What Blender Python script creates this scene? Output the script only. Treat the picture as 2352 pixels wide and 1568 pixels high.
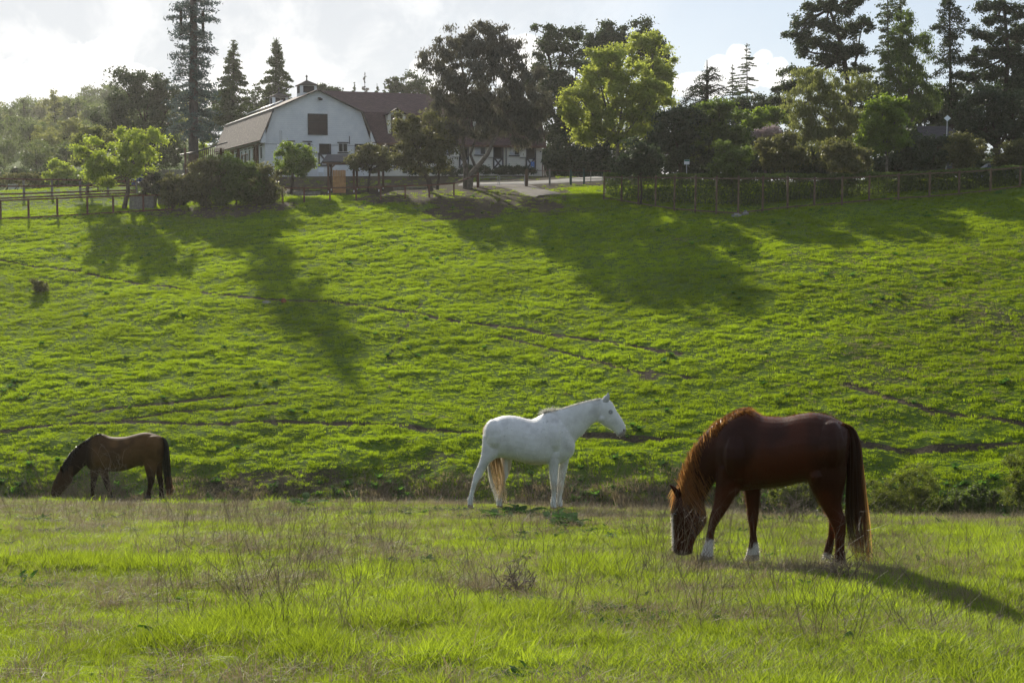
import bpy, math, random
import numpy as np
from mathutils import Vector, Matrix

for o in list(bpy.data.objects): bpy.data.objects.remove(o)
SC = bpy.context.scene
COL = SC.collection
RNG = np.random.default_rng(7)
R = math.radians

# ------------------------------------------------------------------ camera
FOC = 3267.0                       # focal length in units of a 2352 px wide frame
PITCH = math.atan(284 / FOC)       # the camera looks slightly down into the little valley
cam = bpy.data.cameras.new('camera'); cam_o = bpy.data.objects.new('camera', cam); COL.objects.link(cam_o)
cam.sensor_fit = 'HORIZONTAL'; cam.sensor_width = 36.0; cam.lens = 36.0 * FOC / 2352
cam.clip_start = 0.1; cam.clip_end = 3000
cam_o.rotation_euler = (R(90) - PITCH, 0, 0)
SC.camera = cam_o

# ------------------------------------------------------------------ light, sky, exposure
SUN_AZ = R(-18.4)                  # left of the view direction, behind the barn
SUN_EL = R(23.6)
HAZE = 0.00013
SUN_STRENGTH, SKY_STRENGTH, EXPOSURE = 5.0, 0.081, 0.45
sun = bpy.data.lights.new('sun', 'SUN'); sun.energy = SUN_STRENGTH; sun.angle = R(0.55); sun.color = (1.0, 0.93, 0.80)
sun_o = bpy.data.objects.new('sun', sun); COL.objects.link(sun_o)
sd = Vector((math.sin(SUN_AZ) * math.cos(SUN_EL), math.cos(SUN_AZ) * math.cos(SUN_EL), math.sin(SUN_EL)))
sun_o.rotation_euler = sd.to_track_quat('Z', 'Y').to_euler()
SC.view_settings.view_transform = 'Standard'; SC.view_settings.look = 'None'
SC.view_settings.exposure = EXPOSURE; SC.view_settings.gamma = 1; SC.view_settings.use_curve_mapping = False
try:
    SC.cycles.max_bounces = 8; SC.cycles.transparent_max_bounces = 8; SC.cycles.volume_bounces = 1
    SC.cycles.diffuse_bounces = 4; SC.cycles.transmission_bounces = 4; SC.cycles.sample_clamp_indirect = 6
except Exception: pass

class NT:
    """tiny helper for node trees"""
    def __init__(s, nt): s.nt = nt; s.n = nt.nodes; s.l = nt.links
    def node(s, t, **k):
        n = s.n.new(t)
        for a, b in k.items(): setattr(n, a, b)
        return n
    def link(s, a, b): s.l.new(a, b)
    def put(s, sock, v):
        if isinstance(v, bpy.types.NodeSocket): s.link(v, sock)
        else: sock.default_value = v
    def math(s, op, a, b=None, c=None, clamp=False):
        n = s.node('ShaderNodeMath', operation=op); n.use_clamp = clamp
        s.put(n.inputs[0], a)
        if b is not None: s.put(n.inputs[1], b)
        if c is not None: s.put(n.inputs[2], c)
        return n.outputs[0]
    def mix(s, f, a, b, bt='MIX'):
        n = s.node('ShaderNodeMix', data_type='RGBA', blend_type=bt)
        s.put(n.inputs[0], f); s.put(n.inputs[6], a); s.put(n.inputs[7], b)
        return n.outputs[2]
    def ramp(s, f, lo, hi, interp='SMOOTHSTEP'):
        n = s.node('ShaderNodeMapRange', interpolation_type=interp)
        s.put(n.inputs[0], f); n.inputs[1].default_value = lo; n.inputs[2].default_value = hi
        return n.outputs[0]
    def noise(s, vec, scale, detail=4, rough=0.55, dist=0.0):
        n = s.node('ShaderNodeTexNoise'); n.inputs['Scale'].default_value = scale
        n.inputs['Detail'].default_value = detail; n.inputs['Roughness'].default_value = rough; n.inputs['Distortion'].default_value = dist
        if vec is not None: s.link(vec, n.inputs['Vector'])
        return n.outputs[0]

def c4(c): return (c[0], c[1], c[2], 1.0)

world = bpy.data.worlds.new('World'); SC.world = world; world.use_nodes = True
W_ = NT(world.node_tree); W_.n.clear()
wout = W_.node('ShaderNodeOutputWorld'); bg = W_.node('ShaderNodeBackground')
sky = W_.node('ShaderNodeTexSky', sky_type='NISHITA')
sky.sun_disc = False; sky.sun_elevation = SUN_EL; sky.sun_rotation = SUN_AZ
sky.altitude = 100; sky.air_density = 1.0; sky.dust_density = 0.6; sky.ozone_density = 1.5
bg.inputs[1].default_value = SKY_STRENGTH
tc = W_.node('ShaderNodeTexCoord'); sep = W_.node('ShaderNodeSeparateXYZ'); W_.link(tc.outputs['Generated'], sep.inputs[0])
X, Y, Z = sep.outputs
az = W_.math('ARCTAN2', X, Y)                                    # azimuth from +Y, elevation: cloud positions as sky angles
el = W_.math('ARCSINE', Z)
comb = W_.node('ShaderNodeCombineXYZ'); W_.link(az, comb.inputs[0]); W_.link(el, comb.inputs[1])
n1 = W_.noise(comb.outputs[0], 16, 7, 0.58, 0.3); n2 = W_.noise(comb.outputs[0], 45, 5, 0.6)
n3 = W_.noise(comb.outputs[0], 5, 5, 0.6); n4 = W_.noise(comb.outputs[0], 22, 4, 0.5)
def skyang(u, v):
    x = (u - 1176) / FOC; y = math.cos(PITCH) + (784 - v) / FOC * math.sin(PITCH); z = -math.sin(PITCH) + (784 - v) / FOC * math.cos(PITCH)
    return math.atan2(x, y), math.asin(z / math.sqrt(x*x + y*y + z*z))
# cumulus puffs low over the trees: (u, v, ru, rv)
PUFFS = [(215, 165, 55, 60), (262, 130, 34, 34), (180, 200, 50, 50), (100, 195, 42, 28), (120, 225, 70, 40), (20, 215, 70, 60), (300, 195, 70, 40),
         (250, 235, 110, 50), (60, 250, 120, 45), (560, 200, 70, 45), (590, 185, 25, 25), (520, 230, 60, 30),
         (975, 165, 36, 28), (1010, 190, 60, 45), (1200, 120, 45, 35), (1165, 140, 50, 45), (955, 195, 30, 30),
         (1700, 122, 24, 18), (1752, 132, 24, 18), (1660, 150, 28, 18), (1725, 165, 50, 30), (1785, 150, 22, 20), (1600, 200, 60, 24), (1780, 180, 36, 24)]
best = None
for (u, v, ru, rv) in PUFFS:
    a0, e0 = skyang(u, v); ra = 1.45 * ru / FOC; re = 1.4 * rv / FOC
    da = W_.math('MULTIPLY', W_.math('SUBTRACT', az, a0), 1 / ra); de = W_.math('MULTIPLY', W_.math('SUBTRACT', el, e0), 1 / re)
    d2 = W_.math('ADD', W_.math('MULTIPLY', da, da), W_.math('MULTIPLY', de, de))
    val = W_.math('SUBTRACT', 1.0, W_.math('SQRT', d2))
    best = val if best is None else W_.math('MAXIMUM', best, val)
nn = W_.math('ADD', W_.math('MULTIPLY', W_.math('SUBTRACT', n1, 0.5), 1.5), W_.math('MULTIPLY', W_.math('SUBTRACT', n2, 0.5), 0.7))
cum = W_.math('ADD', best, nn)
cmask = W_.ramp(cum, 0.08, 0.30)
inner = W_.math('MULTIPLY', W_.math('MULTIPLY', W_.ramp(cum, 0.1, 0.9), W_.ramp(n4, 0.40, 0.62)), 0.75)
# bright thin overcast towards the sun, streaky
sunv = W_.node('ShaderNodeVectorMath', operation='DOT_PRODUCT'); W_.link(tc.outputs['Generated'], sunv.inputs[0]); sunv.inputs[1].default_value = tuple(sd)
glow = W_.ramp(sunv.outputs['Value'], 0.80, 1.0)
stratus = W_.math('MULTIPLY', W_.ramp(W_.math('ADD', n3, W_.math('MULTIPLY', glow, 0.42)), 0.50, 0.78), 0.9)
CLOUD_W, CLOUD_G = 11.2, 7.2
veil = W_.mix(W_.ramp(n1, 0.42, 0.66), c4((6.2, 6.55, 7.0)), c4((8.6, 8.7, 8.8)))
skyc = W_.mix(0.68, sky.outputs[0], c4((5.7, 6.5, 7.8)))         # high thin haze that pales the whole sky
s1 = W_.mix(W_.math('MULTIPLY', stratus, W_.ramp(glow, 0.0, 0.9)), skyc, veil)
cc = W_.mix(inner, c4((CLOUD_W, CLOUD_W * .99, CLOUD_W * .97)), c4((CLOUD_G * 1.05, CLOUD_G * 1.06, CLOUD_G * 1.1)))
s2 = W_.mix(cmask, s1, cc)
W_.link(s2, bg.inputs[0]); W_.link(bg.outputs[0], wout.inputs[0])

# ------------------------------------------------------------------ geometry helpers
def UV(u, v, D):
    """the point at forward distance D seen in direction (u, v); used to read real places off the survey photo"""
    dx = (u - 1176) / FOC; k = (784 - v) / FOC
    dy = math.cos(PITCH) + k * math.sin(PITCH); dz = -math.sin(PITCH) + k * math.cos(PITCH)
    return Vector((dx * D / dy, D, dz * D / dy))

_G = np.random.default_rng(11).random((256, 256))
def vnoise(x, y):
    xi = np.floor(x).astype(int); yi = np.floor(y).astype(int); fx = x - xi; fy = y - yi
    fx = fx * fx * (3 - 2 * fx); fy = fy * fy * (3 - 2 * fy)
    a = _G[xi & 255, yi & 255]; b = _G[(xi + 1) & 255, yi & 255]; c = _G[xi & 255, (yi + 1) & 255]; d = _G[(xi + 1) & 255, (yi + 1) & 255]
    return (a * (1 - fx) + b * fx) * (1 - fy) + (c * (1 - fx) + d * fx) * fy
def fbm(x, y, o=4, g=0.5):
    s = 0; a = 1; t = 0
    for i in range(o):
        s = s + a * (vnoise(x * 2**i + 17.3 * i, y * 2**i + 5.1 * i) - .5); t += a; a *= g
    return s / t * 2
def sstep(x, a, b):
    t = np.clip((x - a) / (b - a), 0, 1); return t * t * (3 - 2 * t)

TC = (np.array([-1800, -300, 0, 600, 1176, 1800, 2352, 2650, 4200]) - 1176) / FOC
def vz(v, D): return UV(1176, v, D).z
CREST = np.array([26.6, 26.4, 26.0, 24.2, 22.0, 20.2, 19.2, 19, 19])
CK = np.array([.013, .013, .013, .016, .02, .02, .02, .02, .02])
DB = np.array([64, 63, 62, 61, 60.0, 57, 54, 54, 54])
ZB = np.array([vz(v, d) for v, d in zip([1092, 1092, 1094, 1092, 1086, 1098, 1112, 1115, 1115], DB)])
DRIM = np.array([120, 120, 120, 119, 118, 106, 101, 101, 101.])
ZRIM = np.array([vz(v, d) for v, d in zip([520, 512, 500, 472, 450, 444, 426, 420, 420], DRIM)])
D2 = np.array([140, 140, 140, 143, 143, 125, 120, 120, 120.])
Z2 = np.array([vz(v, d) for v, d in zip([446, 446, 442, 406, 403, 420, 408, 405, 405], D2)])
def terrain(x, y):
    """ground height (eye of the photographer at z = 0)"""
    x = np.asarray(x, float); y = np.asarray(y, float)
    t = x / np.maximum(y, 6.0)
    t = np.clip(t, TC[0], TC[-1])
    f = lambda A: np.interp(t, TC, A)
    cr = f(CREST)
    ex = np.maximum(y - cr, 0)
    F = -1.55 - .136 * y - f(CK) * np.minimum(ex, 9)**2 - .12 * np.maximum(ex - 9, 0)
    db, zb, dr, zr, d2, z2 = f(DB), f(ZB), f(DRIM), f(ZRIM), f(D2), f(Z2)
    s1 = (zr - zb) / (dr - db)
    H = zb + (y - db) * s1
    F = F - (.19 * sstep(-t, .06, .26) + .03 + .12 * sstep(t, .12, .25)) * sstep(y, 17, 25)
    H = np.where(y < db, zb - (db - y) * .42 , H)
    H = np.where(y > dr, zr + (y - dr) * (z2 - zr) / (d2 - dr), H)
    H = np.where(y > d2, z2 + (np.minimum(y, 175) - d2) * .02, H)
    left = sstep(-t, .08, .25)
    H = H + np.where(y > 185, (np.minimum(y, 420) - 185) * .082 * left, 0)
    k = 1.2
    m = np.maximum(F, H) + np.log1p(np.exp(-np.abs(F - H) * k * 2)) / (k * 2)
    m = np.maximum(m, np.where(y < 30, F, -1e9))
    w = sstep(y, 58, 68) * (1 - sstep(y, 112, 122))
    m = m + w * (.42 * fbm(x / 14, y / 20, 3) + .16 * fbm(x / 5.2, y / 4.2, 2))
    m = m + .09 * fbm(x / 3.1 + 9, y / 3.1, 3) * (1 - sstep(y, 24, 34)) * sstep(y, 4, 9)
    m = m - .42 * sstep(x, 2.4, 5) * (1 - sstep(y, 10, 14.5))
    m = m + .45 * fbm(x / 2.4 + 3, y / 1.9, 3) * sstep(y, 32.5, 37) * (1 - sstep(y, db + 3, db + 9))
    return m
def Zt(x, y): return float(terrain(np.array([x]), np.array([y]))[0])
def ground_at(u, D):
    x = (u - 1176) / FOC * D
    return Vector((x, D, Zt(x, D)))
def ground_uv(u, v, dmin=6.0, dmax=200.0):
    """where the line of sight (u, v) meets the ground"""
    D = np.arange(dmin, dmax, .05)
    p = UV(u, v, 1.0)
    x = p.x * D; z = p.z * D
    g = terrain(x, D) - z
    i = np.argmax(g > 0) if (g > 0).any() else len(D) - 1
    return Vector((x[i], D[i], terrain(x[i:i+1], D[i:i+1])[0]))

def link(o, parent=None):
    COL.objects.link(o)
    if parent is not None: o.parent = parent
    return o
def mk(name, V, F, mat, parent=None, smooth=False, attrs=None, link_it=True, local=True):
    """one mesh object; vertices given in world space, stored relative to the thing's Empty"""
    V = np.asarray(V, dtype=np.float64).reshape(-1, 3)
    off = np.zeros(3)
    if parent is not None and local:
        off = np.array(parent['_o']) if '_o' in parent else np.zeros(3)
    V = V - off
    me = bpy.data.meshes.new(name)
    if isinstance(F, np.ndarray):
        n, k = F.shape
        me.vertices.add(len(V)); me.vertices.foreach_set('co', V.astype(np.float32).ravel())
        me.loops.add(n * k); me.loops.foreach_set('vertex_index', F.astype(np.int32).ravel())
        me.polygons.add(n); me.polygons.foreach_set('loop_start', np.arange(0, n * k, k, dtype=np.int32))
        try: me.polygons.foreach_set('loop_total', np.full(n, k, dtype=np.int32))
        except Exception: pass
        me.update(calc_edges=True)
    else:
        me.from_pydata([tuple(v) for v in V], [], [tuple(f) for f in F]); me.update()
    if smooth: me.polygons.foreach_set('use_smooth', np.ones(len(me.polygons), dtype=bool))
    if attrs:
        for an, av in attrs.items():
            av = np.asarray(av, dtype=np.float32)
            if av.ndim == 2:
                a = me.attributes.new(an, 'FLOAT_COLOR', 'POINT'); a.data.foreach_set('color', av.ravel())
            else:
                a = me.attributes.new(an, 'FLOAT', 'POINT'); a.data.foreach_set('value', av.ravel())
    if mat is not None: me.materials.append(mat)
    o = bpy.data.objects.new(name, me)
    if parent is not None and '_o' in parent: o['_o'] = tuple(parent['_o'])
    if link_it: link(o, parent)
    return o
def thing(name, label, cat, loc, group=None):
    o = bpy.data.objects.new(name, None); COL.objects.link(o); o.empty_display_size = .2
    o.location = loc; o['label'] = label; o['category'] = cat; o['_o'] = tuple(loc)
    if group: o['group'] = group
    return o
def tag(o, label, cat, group=None):
    o['label'] = label; o['category'] = cat
    if group: o['group'] = group
    return o
def rebase(o, loc):
    """give a single-mesh thing its origin at its base"""
    loc = Vector(loc); o.data.transform(Matrix.Translation(-loc)); o.location = loc; return o

def box_vf(p0, p1, w, h, up=(0, 0, 1)):
    """beam from p0 to p1, w wide, h high"""
    p0 = Vector(p0); p1 = Vector(p1); d = (p1 - p0).normalized(); up = Vector(up)
    s = d.cross(up)
    if s.length < 1e-4: s = d.cross(Vector((1, 0, 0)))
    s.normalize(); t = s.cross(d).normalized()
    V = []
    for p in (p0, p1):
        for a, b in ((-1, -1), (1, -1), (1, 1), (-1, 1)): V.append(p + s * (a * w / 2) + t * (b * h / 2))
    F = [(0, 1, 2, 3), (7, 6, 5, 4), (0, 4, 5, 1), (1, 5, 6, 2), (2, 6, 7, 3), (3, 7, 4, 0)]
    return V, F
class MB:
    """collects shapes that form ONE part"""
    def __init__(s): s.V = []; s.F = []
    def add(s, V, F):
        n = len(s.V); s.V += [tuple(v) for v in V]; s.F += [tuple(i + n for i in f) for f in F]; return s
    def beam(s, p0, p1, w, h, up=(0, 0, 1)): return s.add(*box_vf(p0, p1, w, h, up))
    def tube(s, pts, rad, n=6, cap=True): return s.add(*tube_vf(pts, rad, n, cap))
    def build(s, name, mat, parent=None, smooth=False): return mk(name, s.V, s.F, mat, parent, smooth)
def tube_vf(pts, rad, n=6, cap=True):
    pts = [Vector(p) for p in pts]
    if not hasattr(rad, '__len__'): rad = [rad] * len(pts)
    V = []; F = []
    up = Vector((0.13, 0.31, 0.94)); prev = None
    for i, p in enumerate(pts):
        d = (pts[min(i + 1, len(pts) - 1)] - pts[max(i - 1, 0)]).normalized()
        s = prev if prev is not None else (d.cross(up) if d.cross(up).length > .1 else d.cross(Vector((1, 0, 0))))
        s = (s - d * s.dot(d)).normalized(); prev = s; t = d.cross(s)
        for k in range(n):
            a = 2 * math.pi * k / n; V.append(p + (s * math.cos(a) + t * math.sin(a)) * rad[i])
    for i in range(len(pts) - 1):
        for k in range(n):
            a = i * n + k; b = i * n + (k + 1) % n; F.append((a, b, b + n, a + n))
    if cap: F.append(tuple(range(n - 1, -1, -1))); F.append(tuple(range(len(V) - n, len(V))))
    return V, F

# ------------------------------------------------------------------ materials
MATS = {}
def newmat(name):
    m = bpy.data.materials.new(name); m.use_nodes = True; t = NT(m.node_tree); t.n.clear()
    return m, t, t.node('ShaderNodeOutputMaterial')
def plain(name, col, rough=.7, var=.18, scale=6, bump=.0, spec=.3, metal=0, stretch=None, bscale=30):
    if name in MATS: return MATS[name]
    m, t, out = newmat(name); b = t.node('ShaderNodeBsdfPrincipled')
    tcn = t.node('ShaderNodeTexCoord'); vec = tcn.outputs['Object']
    if stretch:
        mp = t.node('ShaderNodeMapping'); mp.inputs['Scale'].default_value = stretch; t.link(vec, mp.inputs[0]); vec = mp.outputs[0]
    n = t.noise(vec, scale, 6, .6); f = t.ramp(n, .3, .7)
    c = t.mix(f, c4([x * (1 - var) for x in col]), c4([min(1, x * (1 + var)) for x in col]))
    t.link(c, b.inputs['Base Color']); b.inputs['Roughness'].default_value = rough; b.inputs['Metallic'].default_value = metal
    b.inputs['Specular IOR Level'].default_value = spec
    if bump:
        bn = t.node('ShaderNodeBump'); bn.inputs['Strength'].default_value = bump; bn.inputs['Distance'].default_value = .02
        t.link(t.noise(vec, bscale, 5, .6), bn.inputs['Height']); t.link(bn.outputs[0], b.inputs['Normal'])
    t.link(b.outputs[0], out.inputs[0]); MATS[name] = m; return m
def leafmat(name, dark, light, trans, tf=.45, rough=.55, spec=.35, inst=False):
    """thin leaves: diffuse + translucent, each leaf its own tint"""
    if name in MATS: return MATS[name]
    m, t, out = newmat(name)
    at = t.node('ShaderNodeAttribute', attribute_name='tint')
    if inst: at.attribute_type = 'INSTANCER'
    f = at.outputs['Fac']
    b = t.node('ShaderNodeBsdfPrincipled'); b.inputs['Roughness'].default_value = rough; b.inputs['Specular IOR Level'].default_value = spec
    t.link(t.mix(f, c4(dark), c4(light)), b.inputs['Base Color'])
    tr = t.node('ShaderNodeBsdfTranslucent'); t.link(t.mix(f, c4([x * .75 for x in trans]), c4([x * 1.2 for x in trans])), tr.inputs[0])
    mx = t.node('ShaderNodeMixShader'); mx.inputs[0].default_value = tf
    t.link(b.outputs[0], mx.inputs[1]); t.link(tr.outputs[0], mx.inputs[2]); t.link(mx.outputs[0], out.inputs[0])
    MATS[name] = m; return m

# ------------------------------------------------------------------ ground
def polydist(px, py, pts):
    d = np.full(px.shape, 1e9)
    for (x0, y0), (x1, y1) in zip(pts[:-1], pts[1:]):
        dx, dy = x1 - x0, y1 - y0; L = dx * dx + dy * dy + 1e-9
        t = np.clip(((px - x0) * dx + (py - y0) * dy) / L, 0, 1)
        d = np.minimum(d, np.hypot(px - x0 - t * dx, py - y0 - t * dy))
    return d
def track(pts): return [tuple(ground_uv(u, v, 30)[:2]) for u, v in pts]
TRACKS = [(track([(-150, 590), (0, 597), (120, 615), (220, 632), (330, 653), (410, 662), (540, 680), (650, 690), (750, 692), (850, 703), (950, 718), (1050, 738), (1200, 755), (1350, 778), (1440, 792), (1560, 812)]), .22, 1.0),
          (track([(-150, 1000), (0, 992), (120, 976), (300, 968), (500, 972), (700, 970), (850, 975), (1100, 992), (1400, 1000), (1700, 1010), (2000, 1022), (2200, 1030), (2500, 1036)]), .24, 1.0),
          (track([(160, 955), (250, 938), (330, 930), (420, 921), (520, 908)]), .24, .9),
          (track([(260, 968), (400, 945), (520, 938), (640, 925)]), .2, .8),
          (track([(1150, 770), (1300, 810), (1450, 850), (1600, 870)]), .2, .7),
          (track([(1950, 880), (2050, 915), (2150, 945), (2400, 990)]), .26, .8),
          (track([(968, 697), (955, 715), (940, 740), (925, 765), (905, 800), (890, 825)]), .16, .55)]
BARE = [(1120, 452, 190, 22, 1.0), (900, 448, 120, 16, .8), (1220, 440, 90, 18, 1.0), (560, 478, 200, 12, .7), (1500, 455, 90, 8, .5), (2290, 745, 120, 60, .5), (2080, 690, 110, 35, .42), (2020, 850, 110, 45, .45), (1250, 780, 60, 16, .4), (180, 760, 45, 12, .4), (370, 800, 90, 16, .4), (1490, 857, 40, 10, .7), (1300, 485, 70, 8, .5), (960, 1065, 120, 22, .45), (640, 1105, 220, 22, .6), (1010, 1045, 60, 20, .5)]
BAREW = []
for (u, v, ru, rv, s) in BARE:
    c = ground_uv(u, v, 30); a = ground_uv(u, v - rv, 30); b = ground_uv(u + ru, v, 30)
    BAREW.append((c.x, c.y, abs(b.x - c.x), max(abs(a.y - c.y), 1.2), s))
ROAD = [ground_at(1060, 132), ground_at(1120, 131.5), ground_at(1200, 131.5), ground_at(1300, 133), ground_at(1390, 136), ground_at(1460, 142)]
PATH = [ground_at(1165, 131), ground_at(1195, 127), ground_at(1225, 122), ground_at(1262, 117)]
def dirtmap(x, y):
    d = np.zeros(x.shape)
    nz = fbm(x / 1.1, y / 1.1, 3); nz2 = fbm(x / 4, y / 4, 3)
    for pts, w, s in TRACKS:
        dd = polydist(x, y, pts); d = np.maximum(d, s * (1 - sstep(dd + .25 * nz * w, w * .55, w * 1.5)))
    for (cx, cy, rx, ry, s) in BAREW:
        q = np.hypot((x - cx) / rx, (y - cy) / ry); d = np.maximum(d, s * (1 - sstep(q + .55 * nz2 + .25 * nz, .6, 1.25)))
    # worn yard all round the barn
    t = x / np.maximum(y, 6)
    yard = sstep(y, 121, 128) * (1 - sstep(t, .085, .11)) * sstep(t, -.21, -.17)
    d = np.maximum(d, yard * (.78 + .5 * nz + .35 * nz2))
    d = np.maximum(d, .75 * sstep(y, 150, 165) * sstep(t, -.2, -.16))
    spots = sstep(fbm(x / 1.7 + 40, y / 1.3, 3), .66, .9) * .5
    d = np.maximum(d, spots * sstep(y, 40, 48))
    return np.clip(d, 0, 1)
def micro(x, y, fade):
    """tussocks and little terraces of the hillside"""
    a = fbm(x / .75 + 3.3, y / .48 + 1.7, 3, .6); b = fbm(x / .26, y / .22 + 8, 2)
    patch = .22 + 1.1 * sstep(fbm(x / 7 + 5, y / 7, 3), -.35, .5) + .3 * (1 - sstep(y, 42, 70))
    c = fbm(x / 2.9 + 13, y / .8 + 21, 2)
    return fade * (patch * (.042 * a + .026 * b) + .026 * c)

def grid(ts, ys, name, mat, fadefn):
    T, YY = np.meshgrid(ts, ys); XX = T * np.maximum(YY, 6.0) + np.sign(T) * np.maximum(np.abs(T) - .435, 0) * 40 * (1 - sstep(YY, 20, 120))
    ZZ = terrain(XX, YY); d = dirtmap(XX, YY)
    fd = fadefn(XX, YY) * (1 - .75 * d)
    ZZ = ZZ + micro(XX, YY, fd) - .06 * np.clip(d, 0, .9) * sstep(YY, 30, 45) * (1 - sstep(YY, 115, 124))
    n, m = T.shape
    V = np.stack([XX, YY, ZZ], -1).reshape(-1, 3)
    i = np.arange(n * m).reshape(n, m)
    F = np.stack([i[:-1, :-1], i[:-1, 1:], i[1:, 1:], i[1:, :-1]], -1).reshape(-1, 4)
    return mk(name, V, F, mat, smooth=True, attrs={'dirt': d.ravel()})

def ground_material():
    m, t, out = newmat('turf_ground'); b = t.node('ShaderNodeBsdfPrincipled')
    g = t.node('ShaderNodeNewGeometry'); P = g.outputs['Position']
    nb = t.noise(P, .12, 4, .6); nm = t.noise(P, 1.3, 5, .65, .4); nf = t.noise(P, 9, 4, .6)
    green = t.mix(t.ramp(nm, .35, .68), c4((.045, .078, .010)), c4((.090, .135, .017)))
    green = t.mix(t.ramp(nb, .4, .7), green, c4((.075, .105, .020)))
    green = t.mix(t.math('MULTIPLY', t.ramp(nf, .5, .75), .25), green, c4((.085, .10, .020)))
    dirt = t.mix(t.ramp(nf, .3, .7), c4((.032, .025, .017)), c4((.075, .058, .040)))
    at = t.node('ShaderNodeAttribute', attribute_name='dirt')
    f = t.ramp(t.math('ADD', at.outputs['Fac'], t.math('MULTIPLY', t.math('SUBTRACT', nf, .5), .5)), .25, .7)
    t.link(t.mix(f, green, dirt), b.inputs['Base Color']); b.inputs['Roughness'].default_value = .95; b.inputs['Specular IOR Level'].default_value = .02
    bn = t.node('ShaderNodeBump'); bn.inputs['Strength'].default_value = .6; bn.inputs['Distance'].default_value = .05
    t.link(t.noise(P, 14, 5, .7), bn.inputs['Height']); t.link(bn.outputs[0], b.inputs['Normal'])
    t.link(b.outputs[0], out.inputs[0]); return m
M_GROUND = ground_material()
ysA = np.concatenate([np.linspace(-30, 4, 8), np.linspace(5, 6.6, 4), 7 * (30.0 / 7)**np.linspace(0, 1, 170)])
ysB = 30 * (125 / 30.0)**np.linspace(0, 1, 540)
ysC = np.concatenate([np.linspace(125, 160, 60), np.linspace(162, 440, 74)])
ysAll = np.unique(np.concatenate([ysA, ysB, ysC]))
tmid = np.linspace(-.415, .415, 440)
side = np.array([-1.35, -1.0, -.8, -.68, -.6, -.55, -.51, -.48, -.455, -.435])
ts = np.concatenate([side, tmid, -side[::-1]])
ground = grid(ts, ysAll, 'ground', M_GROUND, lambda x, y: sstep(y, 34, 46) * (1 - .8 * sstep(y, 118, 126)))
ground['kind'] = 'structure'

def ribbon(name, pts, w, mat, lift):
    """a strip draped on the ground"""
    P = []
    for a, b in zip(pts[:-1], pts[1:]):
        k = max(2, int((b - a).length / 1.0))
        for i in range(k): P.append(a.lerp(b, i / k))
    P.append(pts[-1]); V = []; nx = 7
    for i, p in enumerate(P):
        d = (P[min(i + 1, len(P) - 1)] - P[max(i - 1, 0)]); d.z = 0; d.normalize(); s = Vector((d.y, -d.x, 0))
        ww = (w[0] + (w[1] - w[0]) * i / (len(P) - 1)) * (1 + .08 * math.sin(i * .7))
        for k in range(nx):
            q = p + s * ww * (k / (nx - 1) - .5)
            edge = abs(k / (nx - 1) - .5) * 2
            V.append((q.x, q.y, Zt(q.x, q.y) + lift - (.10 if edge > .99 else 0)))
    F = [(i * nx + k, i * nx + k + 1, (i + 1) * nx + k + 1, (i + 1) * nx + k) for i in range(len(P) - 1) for k in range(nx - 1)]
    o = mk(name, V, F, mat, smooth=True); o['kind'] = 'structure'; return o
M_ROAD = plain('pale_road_gravel', (.27, .25, .225), .9, .2, 1.2, .4, .1)
ribbon('road', ROAD, (2.6, 6.0), M_ROAD, .10)
ribbon('path', PATH, (3.2, 2.6), plain('trodden_path_dirt', (.15, .13, .11), .95, .25, 1.5, .5, .1), .07)
# ------------------------------------------------------------------ grass and weeds (stuff)
def scatter(name, P, rot, scl, tint, idx, protos, label):
    """vertices that each carry one tuft (shared tuft meshes)"""
    pc = bpy.data.collections.new(name + '_shapes')
    for p in protos: pc.objects.link(p)
    me = bpy.data.meshes.new(name); me.vertices.add(len(P)); me.vertices.foreach_set('co', P.astype(np.float32).ravel())
    for an, ty, av, key in (('rot', 'FLOAT_VECTOR', rot, 'vector'), ('scl', 'FLOAT', scl, 'value'), ('tint', 'FLOAT', tint, 'value'), ('idx', 'INT', idx, 'value')):
        a = me.attributes.new(an, ty, 'POINT'); a.data.foreach_set(key, np.asarray(av, dtype=np.int32 if ty == 'INT' else np.float32).ravel())
    o = bpy.data.objects.new(name, me); COL.objects.link(o); o['kind'] = 'stuff'; o['label'] = label
    ng = bpy.data.node_groups.new(name, 'GeometryNodeTree')
    ng.interface.new_socket('Geometry', in_out='INPUT', socket_type='NodeSocketGeometry')
    ng.interface.new_socket('Geometry', in_out='OUTPUT', socket_type='NodeSocketGeometry')
    N = ng.nodes; L = ng.links
    gi = N.new('NodeGroupInput'); go = N.new('NodeGroupOutput')
    m2p = N.new('GeometryNodeMeshToPoints'); iop = N.new('GeometryNodeInstanceOnPoints'); ci = N.new('GeometryNodeCollectionInfo')
    ci.inputs['Collection'].default_value = pc; ci.inputs['Separate Children'].default_value = True; ci.inputs['Reset Children'].default_value = True
    def na(nm, ty):
        n = N.new('GeometryNodeInputNamedAttribute'); n.data_type = ty; n.inputs[0].default_value = nm; return n.outputs[0]
    L.new(gi.outputs[0], m2p.inputs[0]); L.new(m2p.outputs[0], iop.inputs['Points']); L.new(ci.outputs[0], iop.inputs['Instance'])
    iop.inputs['Pick Instance'].default_value = True
    L.new(na('idx', 'INT'), iop.inputs['Instance Index']); L.new(na('rot', 'FLOAT_VECTOR'), iop.inputs['Rotation']); L.new(na('scl', 'FLOAT'), iop.inputs['Scale'])
    L.new(iop.outputs[0], go.inputs[0])
    md = o.modifiers.new('scatter', 'NODES'); md.node_group = ng
    return o
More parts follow.
